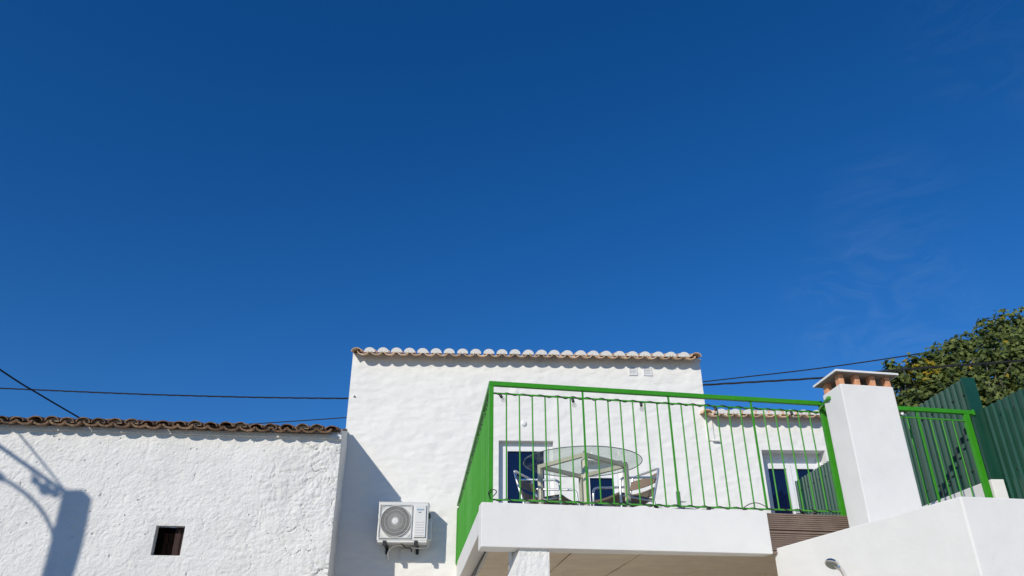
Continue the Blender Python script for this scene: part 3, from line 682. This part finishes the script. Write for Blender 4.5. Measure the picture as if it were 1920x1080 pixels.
for (u0, v0, u1, v1) in ((-0.047,-0.052,CW+0.047,-0.052),(CW+0.047,-0.052,CW+0.047,CD+0.052),(CW+0.047,CD+0.052,-0.047,CD+0.052),(-0.047,CD+0.052,-0.047,-0.052)):
    b.bar(cp(u0, v0, 4.109), cp(u1, v1, 4.109), 0.008, 0.017)
b.build('cap_edge', 'cap_white', cap)

# ------------------------------------------------------------------ green railings
def rail_set(name, label, segs, posts, balu, long_every, extra=None):
    pass
rail = thing('railing', (RL[0], RL[1], ZF), 'bright green metal railing round the front and left side of the terrace', 'railing')
Lz = lambda p, z: np.array([p[0], p[1], z])
fd = (RR-RL)/np.linalg.norm(RR-RL); flen = np.linalg.norm(RR-RL); fo_ = np.array([fd[1], -fd[0], 0])
RBs = RL+(RB-RL)*((fp(0, 0.03, RZ)-RL)@FO)/((RB-RL)@FO); sdir = (RBs-RL)/np.linalg.norm(RBs-RL); slen = np.linalg.norm(RBs-RL)
TOPW = 0.040
b = MB(); b.bar(Lz(RL, RZ)-fd*0.02, Lz(RR, RZ)+fd*0.005, TOPW); b.build('top_rail', 'green', rail, bevel=0.003)
b = MB(); b.bar(Lz(RL, RZ)+sdir*0.022, Lz(RBs, RZ), TOPW); b.build('top_rail', 'green', rail, bevel=0.003)
ZU, ZL = RZ-0.087, ZF+0.036
for nm, z in (('upper_rail', ZU), ('lower_rail', ZL)):
    b = MB(); b.bar(Lz(RL, z)+fd*0.02, Lz(RR, z), 0.014, 0.012); b.build(nm, 'green', rail)
    b = MB(); b.bar(Lz(RL, z)+sdir*0.02, Lz(RBs, z+(0.16 if nm == 'lower_rail' else 0)), 0.014, 0.012); b.build(nm, 'green', rail)
for p, wd, top in ((RL, 0.040, RZ-0.02), (RR+fd*0.004, 0.045, RZ+0.005)):
    b = MB(); b.obox(Lz(p, (ZF-0.01+top)/2), fd*wd/2, fo_*wd/2, Z*(top-ZF+0.01)/2); b.build('post', 'green', rail, bevel=0.003)
b = MB(); b.bar(Lz(RR, RZ-0.060)-fd*0.022, Lz(CF+cn*0.20, RZ-0.060)-ct*0.0155, 0.028, 0.028); b.build('wall_bracket', 'green', rail, bevel=0.003)
def on_front(px, py=740): 
    q = atp(px, py, RL, fo_); return float((q-RL)@fd)
bs0 = on_front(949.5, 740); bs1 = on_front(1517, 775); bstep = (bs1-bs0)/25
bal_s = MB(); bal_s.tube([(0, 0, -(ZU-ZL)/2), (0, 0, (ZU-ZL)/2)], 0.0066, 10); bal_short = bal_s.mesh('baluster', 'green', smooth=True)
bal_l = MB(); bal_l.obox((0, 0, (RZ-0.02-ZU)/2), (0.0075, 0, 0), (0, 0.0075, 0), (0, 0, (RZ-0.02-ZL)/2)); bal_long = bal_l.mesh('baluster_long', 'green')
for k in range(26):
    p = RL+fd*(bs0+bstep*k); lg = k % 7 == 6
    a_ = random.uniform(-0.03, 0.03)
    inst('baluster', bal_long if lg else bal_short, rail, Matrix.Translation(Vector(Lz(p, (ZU+ZL)/2))) @ Matrix.Rotation(R(TA)+a_, 4, 'Z'))
nb = int(slen/0.117)
for k in range(1, nb):
    t_ = 0.117*k; p = RL+sdir*t_; zl_ = ZL+0.16*t_/slen; lg = k % 7 == 6; zt_ = RZ-0.02 if lg else ZU
    sb_ = MB(); hw_ = 0.0085 if lg else 0.007
    mm = Matrix.Translation(Vector(Lz(p, (zl_+zt_)/2))) @ Matrix.Rotation(math.atan2(sdir[1], sdir[0])+random.uniform(-.04, .04), 4, 'Z') @ Matrix.Diagonal((1, 1, (zt_-zl_)/(ZU-ZL), 1))
    inst('baluster', bal_short, rail, mm)
b = MB(); b.obox(Lz(RBs, 3.55)+sdir*-0.03, sdir*0.020, np.array([-sdir[1], sdir[0], 0])*0.02, Z*0.39); b.build('post', 'green', rail, bevel=0.003)

# right-hand stretch between chimney and sheet fence
PE = RL+fd*(atz(1808, 774, RZ)-RL)[0]/fd[0]; PE[2] = 0
PC_ = np.array([CF[0]+ct[0]*CW+cn[0]*0.25, CF[1]+ct[1]*CW+cn[1]*0.25, 0])
s_start = float((PC_-RL)@fd)+0.06; s_end = float((PE-RL*np.array([1,1,0]))@fd)
rail2 = thing('railing', (PE[0], PE[1], ZF), 'short green railing piece between chimney and dark green sheet fence', 'railing')
rp = lambda s, z: Lz(RL+fd*s, z)
b = MB(); b.bar(rp(s_start-0.1, RZ), rp(s_end+0.075, RZ), TOPW); b.build('top_rail', 'green', rail2, bevel=0.003)
b = MB(); b.bar(rp(s_start-0.1, ZU), rp(s_end-0.02, ZU), 0.014, 0.012); b.build('upper_rail', 'green', rail2)
b = MB(); b.bar(rp(s_start-0.1, ZL), rp(s_end-0.02, ZL), 0.014, 0.012); b.build('lower_rail', 'green', rail2)
for o in (-0.014, 0.0145):
    b = MB(); b.obox(rp(s_end+o*1.0, (ZF+RZ-0.02)/2), fd*0.0138, fo_*0.020, Z*(RZ-0.02-ZF)/2); b.build('post', 'green', rail2, bevel=0.003)
b = MB(); b.obox(rp(s_end+0.083, RZ), fd*0.009, fo_*0.026, Z*0.028); b.build('end_plate', 'green', rail2, bevel=0.002)
for px, short in ((1702, False), (1723, True), (1745, False), (1766, False), (1786, False)):
    s = on_front(px, 790); a_ = random.uniform(-.03, .03)
    inst('baluster', bal_long if short else bal_short, rail2, Matrix.Translation(Vector(rp(s, (ZU+ZL)/2))) @ Matrix.Rotation(R(TA)+a_, 4, 'Z'))
q = atp(1692, 776, rp(0, 0)+fo_*0.02, fo_); b = MB(); b.lathe(q, fo_, [(0.010, -0.012), (0.016, -0.004), (0.016, 0.006), (0.008, 0.014)], 12); b.build('wall_plug', 'pvc', rail2, smooth=True)

# ------------------------------------------------------------------ festoon string lights on the front railing
def festoon(label, z, bulbs, seed, amp, loops=()):
    rnd = random.Random(seed); o = thing('string_lights', rp(0.3, z), label, 'string lights')
    pts = []; s = 0.03
    while s < flen-0.02:
        ph = s*2*math.pi/0.145+0.6*math.sin(s*7)
        r_ = 0.0095+amp*(0.5+0.5*math.sin(s*5.3+seed))
        pts.append(rp(s, z+r_*math.cos(ph)-0.002)+fo_*(r_*0.9*math.sin(ph)+0.004)); s += 0.012
    b = MB(); b.tube(pts, 0.0040, 5); b.build('lead', 'cable', o, smooth=True)
    for lp_ in loops:
        b = MB(); b.tube(spline([rp(s_, z+dz)+fo_*dy for (s_, dz, dy) in lp_], 8), 0.0038, 5); b.build('lead', 'cable', o, smooth=True)
    if z > 3.2:
        pts = []; s = 0.03
        while s < slen-0.05:
            ph = s*2*math.pi/0.16; pts.append(Lz(RL+sdir*s, z)+Z*0.011*math.cos(ph)+np.array([sdir[1], -sdir[0], 0])*0.011*math.sin(ph)); s += 0.016
        b = MB(); b.tube(pts, 0.0042, 5); b.build('lead', 'cable', o, smooth=True)
    for (px, py, tx, tz) in bulbs:
        s = on_front(px, py); ax = np.array([0, 0, -1.0])*(1 if z > 3.2 else 0.35)+fd*tx+fo_*(0.15 if z > 3.2 else -0.35); ax /= np.linalg.norm(ax)
        p0 = rp(s, z-0.008)+fo_*0.014
        b = MB(); b.lathe(p0, ax, [(0.008, 0), (0.012, 0.006), (0.013, 0.038), (0.011, 0.042)], 12); b.build('socket', 'black', o, smooth=True)
        b = MB(); b.lathe(p0+ax*0.042, ax, [(0.010, 0), (0.012, 0.005), (0.021, 0.020), (0.0225, 0.030), (0.019, 0.042), (0.010, 0.050), (0.001, 0.052)], 14); bu = b.build('bulb', 'bulb', o, smooth=True)
        b = MB(); b.tube([p0+ax*0.044, p0+ax*0.066], 0.003, 6); b.build('filament_stem', 'galv', bu)
festoon('black festoon string lights wound along the upper bar of the front railing', ZU, [(936, 738, 0.6, 0), (1072, 742, 0.2, 0), (1200, 752, 0.05, 0), (1339, 762, 0.1, 0), (1481, 772, 0.2, 0)], 3, 0.004)
festoon('black festoon string lights wound along the bottom bar of the front railing', ZL, [(1226, 952, 0.9, 0), (1333, 958, -0.9, 0), (1500, 964, 0.9, 0), (1532, 966, -0.8, 0)], 5, 0.003,
        loops=[[(0.00, 0.0, 0.02), (-0.02, 0.05, 0.03), (0.02, 0.075, 0.03), (0.05, 0.06, 0.02), (0.02, 0.02, 0.02)],
               [(on_front(1392, 955), 0.0, 0.02), (on_front(1405, 955), 0.035, 0.025), (on_front(1420, 955), 0.045, 0.025), (on_front(1438, 955), 0.012, 0.02)],
               [(on_front(1160, 945), 0.0, 0.02), (on_front(1180, 945), 0.028, -0.03), (on_front(1200, 945), 0.02, -0.03), (on_front(1222, 945), 0.0, 0.02)]])

# ------------------------------------------------------------------ table and chairs
tz = ZF-0.01
corner = {k: atz(*p, tz+0.715) for k, p in dict(n=(1093, 846), l=(1015, 869), r=(1171, 867), f=(1091, 887)).items()}
cen = (corner['n']+corner['f']+corner['l']+corner['r'])/4
table = thing('table', (cen[0], cen[1], tz), 'round glass-topped table with square cream metal frame on the terrace', 'table')
ang = math.atan2(corner['r'][1]-corner['n'][1], corner['r'][0]-corner['n'][0])
side = 0.62; ex = np.array([math.cos(ang), math.sin(ang), 0]); ey = np.array([-ex[1], ex[0], 0])
cs = [cen+ex*i*side/2+ey*j*side/2 for i, j in ((-1,-1),(1,-1),(1,1),(-1,1))]
for p in cs:
    b = MB(); b.obox((p[0], p[1], tz+0.35), ex*0.02, ey*0.02, Z*0.35); b.build('leg', 'cream', table, bevel=0.002)
b = MB()
for i in range(4):
    p, q = cs[i], cs[(i+1) % 4]; d = (q-p)/np.linalg.norm(q-p); b.bar(Lz(p+d*0.021, tz+0.68), Lz(q-d*0.021, tz+0.68), 0.038)
b.build('apron', 'cream', table)
for p in cs:
    b = MB(); b.lathe((p[0], p[1], tz+0.70), Z, [(0.016, 0), (0.016, 0.012)], 10); b.build('pad', 'black', table)
b = MB(); b.lathe((cen[0], cen[1], tz+0.713), Z, [(0.603, 0.0), (0.608, 0.002), (0.608, 0.008), (0.603, 0.010)], 72); gt = b.build('glass_top', 'glass_clear', table)
MAT['glass_rim'] = simple('green_glass_rim', (0.10, 0.15, 0.14), 0.15)
b = MB(); b.tube([(cen[0]+0.608*math.cos(t), cen[1]+0.608*math.sin(t), tz+0.718) for t in np.linspace(0, 2*math.pi, 97)], 0.0045, 6, cap=False); b.build('glass_rim', 'glass_rim', gt, smooth=True)

def chair(px, py, yaw, label):
    bt = atz(px, py, tz+0.76); dx = np.array([math.cos(yaw), math.sin(yaw), 0]); dy = np.array([-dx[1], dx[0], 0])
    c0 = np.array([bt[0], bt[1], 0])+dx*0.30
    o = thing('chair', (c0[0], c0[1], tz), label, 'chair', 'bistro armchairs on the terrace'); r_ = 0.0125
    q = lambda x, y, z: c0+dx*x+dy*y+Z*(tz+z)
    for s in (-1, 1):
        y = s*0.255
        b = MB(); b.tube(spline([q(0.25, y, 0.0), q(0.245, y, 0.30), q(0.24, y, 0.54), q(0.20, y, 0.600), q(0.10, y, 0.615), q(-0.10, y, 0.64), q(-0.235, y*0.94, 0.655)], 6), r_, 8); b.build('arm', 'alu', o, smooth=True)
        b = MB(); b.tube([q(-0.20, y*0.92, 0.0), q(-0.20, y*0.92, 0.40)], r_, 8); b.build('leg', 'alu', o, smooth=True)
        b = MB(); b.tube([q(0.20, s*0.22, 0.43), q(-0.19, s*0.22, 0.405)], r_*0.9, 8); b.build('seat_rail', 'alu', o, smooth=True)
        b = MB(); b.tube([q(0.245, y, 0.44), q(0.20, s*0.20, 0.43)], r_*0.8, 8); b.build('strut', 'alu', o, smooth=True)
    b = MB(); b.tube(spline([q(-0.17, -0.235, 0.36), q(-0.235, -0.235, 0.56), q(-0.285, -0.235, 0.73), q(-0.298, -0.20, 0.765), q(-0.31, 0, 0.770), q(-0.298, 0.20, 0.765), q(-0.285, 0.235, 0.73), q(-0.235, 0.235, 0.56), q(-0.17, 0.235, 0.36)], 6), r_, 8); b.build('back_frame', 'alu', o, smooth=True)
    def sheet(fn, nu, nv, th, nrm):
        m_ = MB(); vs = []
        for k in (0, 1):
            for i in range(nu+1):
                for j in range(nv+1): vs.append(fn(i/nu, j/nv)+nrm*th*k)
        n1 = nv+1; off = (nu+1)*n1; fs = []
        for i in range(nu):
            for j in range(nv):
                a_ = i*n1+j; fs += [(a_, a_+1, a_+n1+1, a_+n1), (off+a_, off+a_+n1, off+a_+n1+1, off+a_+1)]
        for i in range(nu): fs += [(i*n1, (i+1)*n1, off+(i+1)*n1, off+i*n1), (i*n1+nv, off+i*n1+nv, off+(i+1)*n1+nv, (i+1)*n1+nv)]
        for j in range(nv): fs += [(j, off+j, off+j+1, j+1), (nu*n1+j, nu*n1+j+1, off+nu*n1+j+1, off+nu*n1+j)]
        return m_.add(vs, fs)
    sheet(lambda u, v: q(-0.19+0.44*u, -0.215+0.43*v, 0.415+0.03*u-0.05*max(0, u-0.8)**1*5*max(0, u-0.8)-0.012*math.sin(math.pi*v)), 12, 6, 0.022, Z).build('seat', 'weave', o, smooth=True)
    for (zl_, zh_) in ((0.61, 0.715), (0.47, 0.56)):
        sheet(lambda u, v: q(-0.215-0.30*(zl_+(zh_-zl_)*v-0.5)-0.035*math.sin(math.pi*u), -0.232+0.464*u, zl_+(zh_-zl_)*v), 12, 3, 0.014, dx).build('back_band', 'weave', o, smooth=True)
    return o
chair(980, 892, R(-25), 'aluminium and brown weave armchair left of the glass table')
chair(1211, 888, R(180+28), 'aluminium and brown weave armchair right of the glass table')
# stub of a parasol stand by the railing
q = atp(1271, 922, RL-fo_*0.25, fo_); pb = thing('parasol_stand', (q[0], q[1], tz), 'grey metal parasol stand tube standing behind the front railing', 'parasol stand')
b = MB(); b.lathe((q[0], q[1], tz), Z, [(0.20, 0), (0.20, 0.03), (0.17, 0.05), (0.03, 0.06)], 24); b.build('base', 'galv', pb, smooth=True)
b = MB(); b.tube([(q[0], q[1], tz+0.05), (q[0], q[1], q[2])], 0.019, 12); b.build('tube', 'galv', pb, smooth=True)
b = MB(); b.tube([(q[0]+0.018, q[1], q[2]-0.09), (q[0]+0.06, q[1], q[2]-0.09), (q[0]+0.06, q[1], q[2]-0.05)], 0.006, 8); b.build('clamp_screw', 'galv', pb, smooth=True)

# ------------------------------------------------------------------ corrugated sheet fences
def fence(name, label, A0, A1, zb_, zt_, panel_w, screws, ribp=0.10, depth=0.022):
    d = (A1-A0); L = np.linalg.norm(d); d = d/L; nrm = np.array([d[1], -d[0], 0]); 
    if nrm[0] > 0: nrm = -nrm                                                     # ribs face the terrace
    o = thing(name, (A0+A1)/2*np.array([1,1,0])+Z*zb_, label, 'fence'); s = 0.0; k = 0
    while s < L-0.01:
        e = min(L, s+panel_w); prof = []; x = s
        while x < e-1e-6:
            for (f_, h_) in ((0.0, 0), (0.62, 0), (0.72, 1), (0.90, 1)):
                xx = x+f_*ribp
                if xx <= e: prof.append((xx, h_*depth))
            x += ribp
        prof.append((e+0.012 if e < L else e, 0)); off = 0.0016*(k % 2)
        vs = []; 
        for z in (zb_, zt_+random.uniform(-0.006, 0.006)):
            for (xx, h_) in prof: p = A0+d*xx+nrm*(h_+off); vs.append((p[0], p[1], z))
        m_ = len(prof); b = MB(); b.add(vs, [(i, i+1, m_+i+1, m_+i) for i in range(m_-1)])
        vs2 = [np.array(v)-nrm*0.0012 for v in vs]; b.add(vs2, [(i, i+1, m_+i+1, m_+i) for i in range(m_-1)])
        sh = b.build('sheet', 'dgreen', o)
        for z in screws:
            for j in range(int((e-s)/(2*ribp))+1):
                xx = s+0.05+j*2*ribp
                if xx < e-0.02:
                    p = A0+d*xx+nrm*0.002; b = MB(); b.lathe((p[0], p[1], z), nrm, [(0.013, 0), (0.013, 0.005), (0.007, 0.010)], 8); b.build('screw', 'screw', sh)
        s = e; k += 1
    for z in (zb_+0.25, zt_-0.30):
        b = MB(); b.bar(Lz(A0, z)-nrm*0.03, Lz(A1, z)-nrm*0.03, 0.04); b.build('back_rail', 'galv', o)
    for t_ in np.linspace(0.02, 0.98, max(2, int(L/2)+1)):
        p = A0+d*L*t_-nrm*0.075; b = MB(); b.obox((p[0], p[1], (zb_-0.3+zt_-0.05)/2), (0.025,0,0), (0,0.025,0), Z*(zt_-zb_+0.25)/2); b.build('post', 'galv', o)
    return o, d, nrm
FT1 = 4.37
fa = atz(1805, 710, FT1); fb = atz(1478, 912, FT1); fa[2] = fb[2] = 0
fdv = (fb-fa)/np.linalg.norm(fb-fa); fb = fa+fdv*((fp(4.9, 0.02, 0)-fa)@fdv)
kz = atp(1862, 901, fa, np.array([0, 1.0, 0]))[2]
f1, d1, nr1 = fence('sheet_fence', 'taller dark green corrugated sheet fence along the right side of the terrace', fa, fb, kz-0.01, FT1, 1.05, (kz+0.15, FT1-0.16))
b = MB(); r1 = fa-nr1*0.11+np.array([0.0, 0.012, 0]); b.prism([fa+nr1*0.030-d1*0.004, fa+nr1*0.026-d1*0.028, r1-d1*0.028, r1], kz-0.01, FT1+0.005); b.build('corner_flashing', 'dgreen', f1)
f2a = atz(1839, 768, 4.06); f2b = atz(1920, 727, 4.06); f2a[2] = f2b[2] = 0; f2d = (f2b-f2a)/np.linalg.norm(f2b-f2a); f2e = f2a+f2d*1.5
fence('sheet_fence', 'lower dark green corrugated sheet fence at the right edge of the picture', f2a, f2e, WT-0.3, 4.06, 1.05, (3.4, 3.93))
# low white kerb wall under the taller fence
b = MB(); ke = fa-d1*0.055
b.prism([ke+nr1*0.05, ke-nr1*0.075, fb-nr1*0.075, fb+nr1*0.05], 0, kz); kw = b.build('kerb_wall', 'plaster_smooth', None, bevel=0.006)
tag(kw, 'low white kerb wall carrying the taller green sheet fence', 'wall')

# ------------------------------------------------------------------ hand shower on the wall block
wd = (W2-W1)/np.linalg.norm(W2-W1); wn_ = np.array([wd[1], -wd[0], 0]); 
if wn_[0] > 0: wn_ = -wn_
hs = lambda px, py, o: atp(px, py, W1+wn_*o, wn_)
sh0 = hs(1561, 1057, 0.17); sh1 = hs(1576, 1067, 0.13); sh2 = hs(1586, 1084, 0.075); sh3 = hs(1590, 1110, 0.05)
shower = thing('hand_shower', hs(1592, 1125, 0.0), 'chrome hand shower clipped to the white wall block at bottom edge', 'shower')
ax = np.array([-0.45, -0.35, -0.82]); ax /= np.linalg.norm(ax)
b = MB(); b.lathe(sh0, ax, [(0.020, -0.028), (0.046, -0.012), (0.053, 0.0), (0.053, 0.010), (0.047, 0.014)], 28); b.build('head', 'chrome', shower, smooth=True)
b = MB(); b.lathe(sh0+ax*0.0135, ax, [(0.044, 0), (0.044, 0.0025)], 28); face = b.build('spray_face', 'galv', shower)
a1 = np.cross(ax, Z); a1 /= np.linalg.norm(a1); a2 = np.cross(ax, a1); b = MB()
for rr, n_ in ((0.012, 6), (0.024, 12), (0.036, 18)):
    for k in range(n_): b.lathe(sh0+ax*0.016+a1*rr*math.cos(6.283*k/n_)+a2*rr*math.sin(6.283*k/n_), ax, [(0.0022, 0), (0.0015, 0.003)], 5)
b.build('nozzles', 'black', face)
b = MB(); b.tube(spline([sh0-ax*0.012, sh1, sh2, sh3], 8), [0.020]*8+[0.016]*8+[0.013]*9, 12); b.build('handle', 'chrome', shower, smooth=True)
b = MB(); b.tube([sh3, hs(1590, 1114, -0.01)], 0.016, 12); b.tube(spline([sh3, sh3-Z*0.15, hs(1590, 1114, 0.03)-Z*0.6, hs(1590, 1114, 0.03)-Z*1.0], 8), 0.007, 8); b.build('hose', 'chrome', shower, smooth=True)

# ------------------------------------------------------------------ street lamp pole (outside the view, throws the shadow on the old house)
K = 5.0; SV = np.array([0.647, 1.035, -0.62])
def back(px, py): return atp(px, py, LC, LN)-SV*K
pt = back(146, 926); pw = 0.25
pole = thing('utility_pole', (pt[0], pt[1], 0), 'grey concrete street pole with curved lamp arm, seen only by its shadow', 'pole')
b = MB(); b.prism([pt+LT*x+LN*y for x, y in ((-pw/2,-0.09),(pw/2,-0.09),(pw/2,0.09),(-pw/2,0.09))], 0, pt[2]); b.build('shaft', 'concrete', pole, bevel=0.012)
ab = back(108, 1020); ae = back(2, 896); b = MB()
ab = ab-LT*0.02
aa = [back(112, 1030), back(101, 1012), back(93, 986), back(77, 957), back(53, 930), back(26, 910), ae, ae-LT*0.35+Z*0.20]
b.tube(spline(aa, 8), 0.024, 8); b.build('lamp_arm', 'galv', pole, smooth=True)
b = MB(); e = aa[-1]; b.lathe(aa[-2]-LT*0.0, -LT+Z*0.5, [(0.03, -0.05), (0.055, 0), (0.05, 0.06), (0.03, 0.1)], 12); b.obox(e-LT*0.28+Z*0.03, LT*0.32-Z*0.06, LN*0.12, Z*0.06+LT*0.01); b.build('lamp_head', 'galv', pole, bevel=0.01)
b = MB()
for px, py, r_ in ((84, 917, 0.065), (66, 901, 0.045), (103, 924, 0.05), (73, 908, 0.03)):
    p = back(px, py); b.lathe(p-Z*r_, Z, [(r_*0.5, 0), (r_, r_*0.5), (r_*0.8, r_*1.2), (r_, r_*1.5), (r_*0.3, r_*2.2)], 10)
b.tube(spline([back(60, 884), back(66, 901), back(84, 917), back(103, 924), back(125, 934)], 5), 0.012, 6); b.build('insulators', 'black', pole, smooth=True)
# overhead cables
def cable(label, pts, r_, n=24, sag=0.0, strands=1):
    P = spline(pts, n)
    b = MB()
    if strands == 1: b.tube(P, r_, 6)
    else:
        L = 0.0
        for s_ in range(strands):
            q_ = []; L = 0.0
            for i, p in enumerate(P):
                if i: L += np.linalg.norm(P[i]-P[i-1])
                a_ = L*2*math.pi/1.1+s_*2*math.pi/strands; q_.append(p+Z*r_*0.55*math.cos(a_)+np.array([0, 1, 0])*r_*0.55*math.sin(a_))
            b.tube(q_, r_*0.55, 5)
    return tag(b.build('overhead_cable', 'cable', None, smooth=True), label, 'cable', 'overhead cables')
yp = lambda px, py, y: atp(px, py, np.array([0, y, 0]), np.array([0, 1.0, 0]))
cable('thick twisted overhead cable passing level behind both houses and across the tree', [yp(-260, 716, 19), yp(0, 728, 18.2), yp(320, 741, 17.2), yp(650, 747, 16.2), yp(1000, 742, 15.0), yp(1318, 722, 13.6), yp(1540, 708.5, 12.9), yp(1680, 694, 12.3), yp(1920, 676, 11.6), yp(2200, 650, 10.8)], 0.018, 40, strands=3)
cable('thin overhead wire sloping up to the right high above the thick cable', [yp(300, 806, 25), yp(500, 793, 24.2), yp(640, 783.5, 23.6), yp(980, 758, 22), yp(1318, 716, 20.5), yp(1540, 690, 19.4), yp(1762, 657, 18.5), yp(2000, 615, 17.5)], 0.016, 10)
cable('thin black service wire slanting down behind the old tiled roof', [np.array([pt[0], pt[1], pt[2]-0.12]), np.array([pt[0]*0.6-7.542*0.4, pt[1]*0.6+13*0.4, pt[2]*0.6+5.818*0.4-0.14]), yp(0, 693, 10.95), yp(75, 740, 11.9), yp(150, 784, 12.95), yp(230, 830, 14)], 0.013, 12)
dv = -LN*-1.0*1.0-LT*0.27; dv = LN-LT*0.27; dv /= np.linalg.norm(dv)
p_ = np.array([pt[0], pt[1], pt[2]])-LT*0.05-Z*0.05
cable('thick cable running from the street pole past the left edge', [p_, p_+dv*2+Z*0.0, p_+dv*5+Z*0.02, p_+dv*9+Z*0.1], 0.026, 8)

# ------------------------------------------------------------------ fig tree behind the fences
ty = 14.0
base_t = yp(1960, 1300, ty+1.2); tree_loc = np.array([9.3, 14.8, 0.0])
tree = thing('fig_tree', tree_loc, 'dense olive-green fig tree rising behind the green sheet fences', 'tree')
BL = [(1690,745,13.3,0.75),(1672,770,13.0,0.6),(1730,735,13.4,0.85),(1745,700,13.6,0.55),(1775,700,13.7,0.7),(1780,745,13.2,0.9),(1815,680,13.8,0.75),(1840,720,13.3,0.9),(1860,665,14.0,0.8),
      (1895,640,14.2,0.75),(1930,640,14.2,0.85),(1900,700,13.5,1.0),(1960,680,13.6,1.0),(1990,640,14.2,1.0),(1890,760,13.0,0.9),(1960,760,13.0,1.0),(2030,720,13.4,1.1),(1690,830,13.0,0.9),(1800,830,12.9,1.0),(1900,840,12.9,1.0),(2060,800,13.2,1.1),(1720,900,13.2,1.0),(1960,900,13.2,1.2)]
tips = [(1668,688,13.0,0.16),(1712,680,13.3,0.18),(1738,674,13.4,0.16),(1765,662,13.5,0.22),(1845,615,13.9,0.22),(1850,640,13.9,0.25),(1812,640,13.8,0.22),(1880,602,14.1,0.25),(1905,600,14.2,0.3),(1786,655,13.6,0.25),(1735,690,13.2,0.2),(1830,652,13.8,0.3),(1700,700,13.1,0.25),(1760,675,13.5,0.3),(1875,625,14.0,0.35),(1925,598,14.2,0.3)]
BL = [(x+12, y+30, d, r_*0.92) for x, y, d, r_ in BL]
blobs = [(yp(x, y, d), r_) for x, y, d, r_ in BL]
tipb = [(yp(x, y, d), r_) for x, y, d, r_ in tips]
rng = random.Random(21)
for (x, y, d, r_) in BL[:14]:
    for k in range(3):
        tipb.append((yp(x+rng.uniform(-38, 38), y-r_*1441/15*rng.uniform(0.75, 1.05), d-rng.uniform(0, .3)), rng.uniform(0.10, 0.2)))
b = MB(); trunk_top = tree_loc+np.array([-0.2, -0.3, 2.6])
b.tube(spline([tree_loc, tree_loc+np.array([0.05, 0, 1.2]), trunk_top], 6), [0.26-0.010*i for i in range(13)], 12); b.build('trunk', 'bark', tree, smooth=True)
b = MB()
for c, r_ in blobs:
    mid = trunk_top*0.5+c*0.5+np.array([rng.uniform(-.3, .3), rng.uniform(-.3, .3), 0.25]); P = spline([trunk_top-Z*0.1, mid, c], 6); b.tube(P, list(np.linspace(0.085, 0.022, len(P))), 6)
    for k in range(5):
        u = np.array([rng.gauss(0, 1), rng.gauss(0, 1), rng.gauss(0.5, 0.8)]); u /= np.linalg.norm(u); b.tube([c, c+u*r_*0.55+Z*0.05, c+u*r_*0.95+Z*0.1], [0.020, 0.014, 0.008], 5)
for c, r_ in tipb:
    near = min(blobs, key=lambda q: np.linalg.norm(q[0]-c))[0]; b.tube(spline([near, (near+c)/2+Z*0.0+np.array([0.05, 0, -0.05]), c], 4), [0.016]*4+[0.012]*4+[0.008], 5)
b.build('branch', 'bark', tree, smooth=True)
# lobed leaf outline (half), mirrored about the midrib and folded
half = [(0, 0), (0.22, -0.04), (0.40, 0.18), (0.24, 0.34), (0.46, 0.56), (0.22, 0.60), (0.0, 1.0)]
cr = MB(); verts, faces, mids = [], [], []
def leaf(p, n, size, droop, mi):
    n = n/np.linalg.norm(n); a = np.cross(n, Z+np.array([rng.uniform(-.4,.4), rng.uniform(-.4,.4), 0])); a /= np.linalg.norm(a)
    f = np.cross(a, n); ang_ = rng.uniform(-math.pi, math.pi)*0.55; ax_ = a*math.cos(ang_)+f*math.sin(ang_); fx_ = f*math.cos(ang_)-a*math.sin(ang_); fx_ = -fx_ if fx_[2] > 0 and rng.random() < 0.6 else fx_
    o = len(verts); fold = rng.uniform(0.05, 0.35)
    for sgn in (1, -1):
        for (x, y) in half:
            verts.append(tuple(p+ax_*(sgn*x*size)+fx_*((y-0.3)*size)+n*(abs(x)*fold*size-droop*y*y*size)))
    k = len(half); faces.append(tuple(range(o, o+k))); faces.append(tuple(range(o+k, o+2*k))[::-1]); mids.extend([mi, mi])
yel = yp(1722, 690, 13.2)
def scatter(c, r_, n, shell):
    for _ in range(n):
        u = np.array([rng.gauss(0, 1), rng.gauss(0, 1), rng.gauss(0, 1)]); u /= np.linalg.norm(u)
        k = r_*(1-abs(rng.gauss(0, shell)))*(1+0.10*math.sin(u[0]*7+c[0]*3)+0.10*math.sin(u[2]*8+c[1]))
        p = c+u*k*np.array([1, 1, 0.9])
        nn = u*0.55+np.array([-0.25, -0.4, 0.55])+np.array([rng.gauss(0, .45), rng.gauss(0, .45), rng.gauss(0, .4)])
        mi = rng.choices([0, 1, 2, 3], [5, 3, 3, 0.12])[0]
        if np.linalg.norm(p-yel) < 0.42 and rng.random() < 0.35: mi = 3
        leaf(p, nn, rng.uniform(0.065, 0.125), rng.uniform(0.0, 0.3), mi)
for c, r_ in blobs: scatter(c, r_, int(1150*r_*r_)+100, 0.20)
for c, r_ in tipb: scatter(c, r_, int(32+r_*170), 0.35)
me = bpy.data.meshes.new('crown'); o3 = np.array(ORG[tree.name]); me.from_pydata([tuple(np.array(v)-o3) for v in verts], [], faces)
for k in ('leaf_a', 'leaf_b', 'leaf_c', 'leaf_y'): me.materials.append(MAT[k])
me.polygons.foreach_set('material_index', mids); me.update()
crown = bpy.data.objects.new('crown', me); col.objects.link(crown); crown.parent = tree
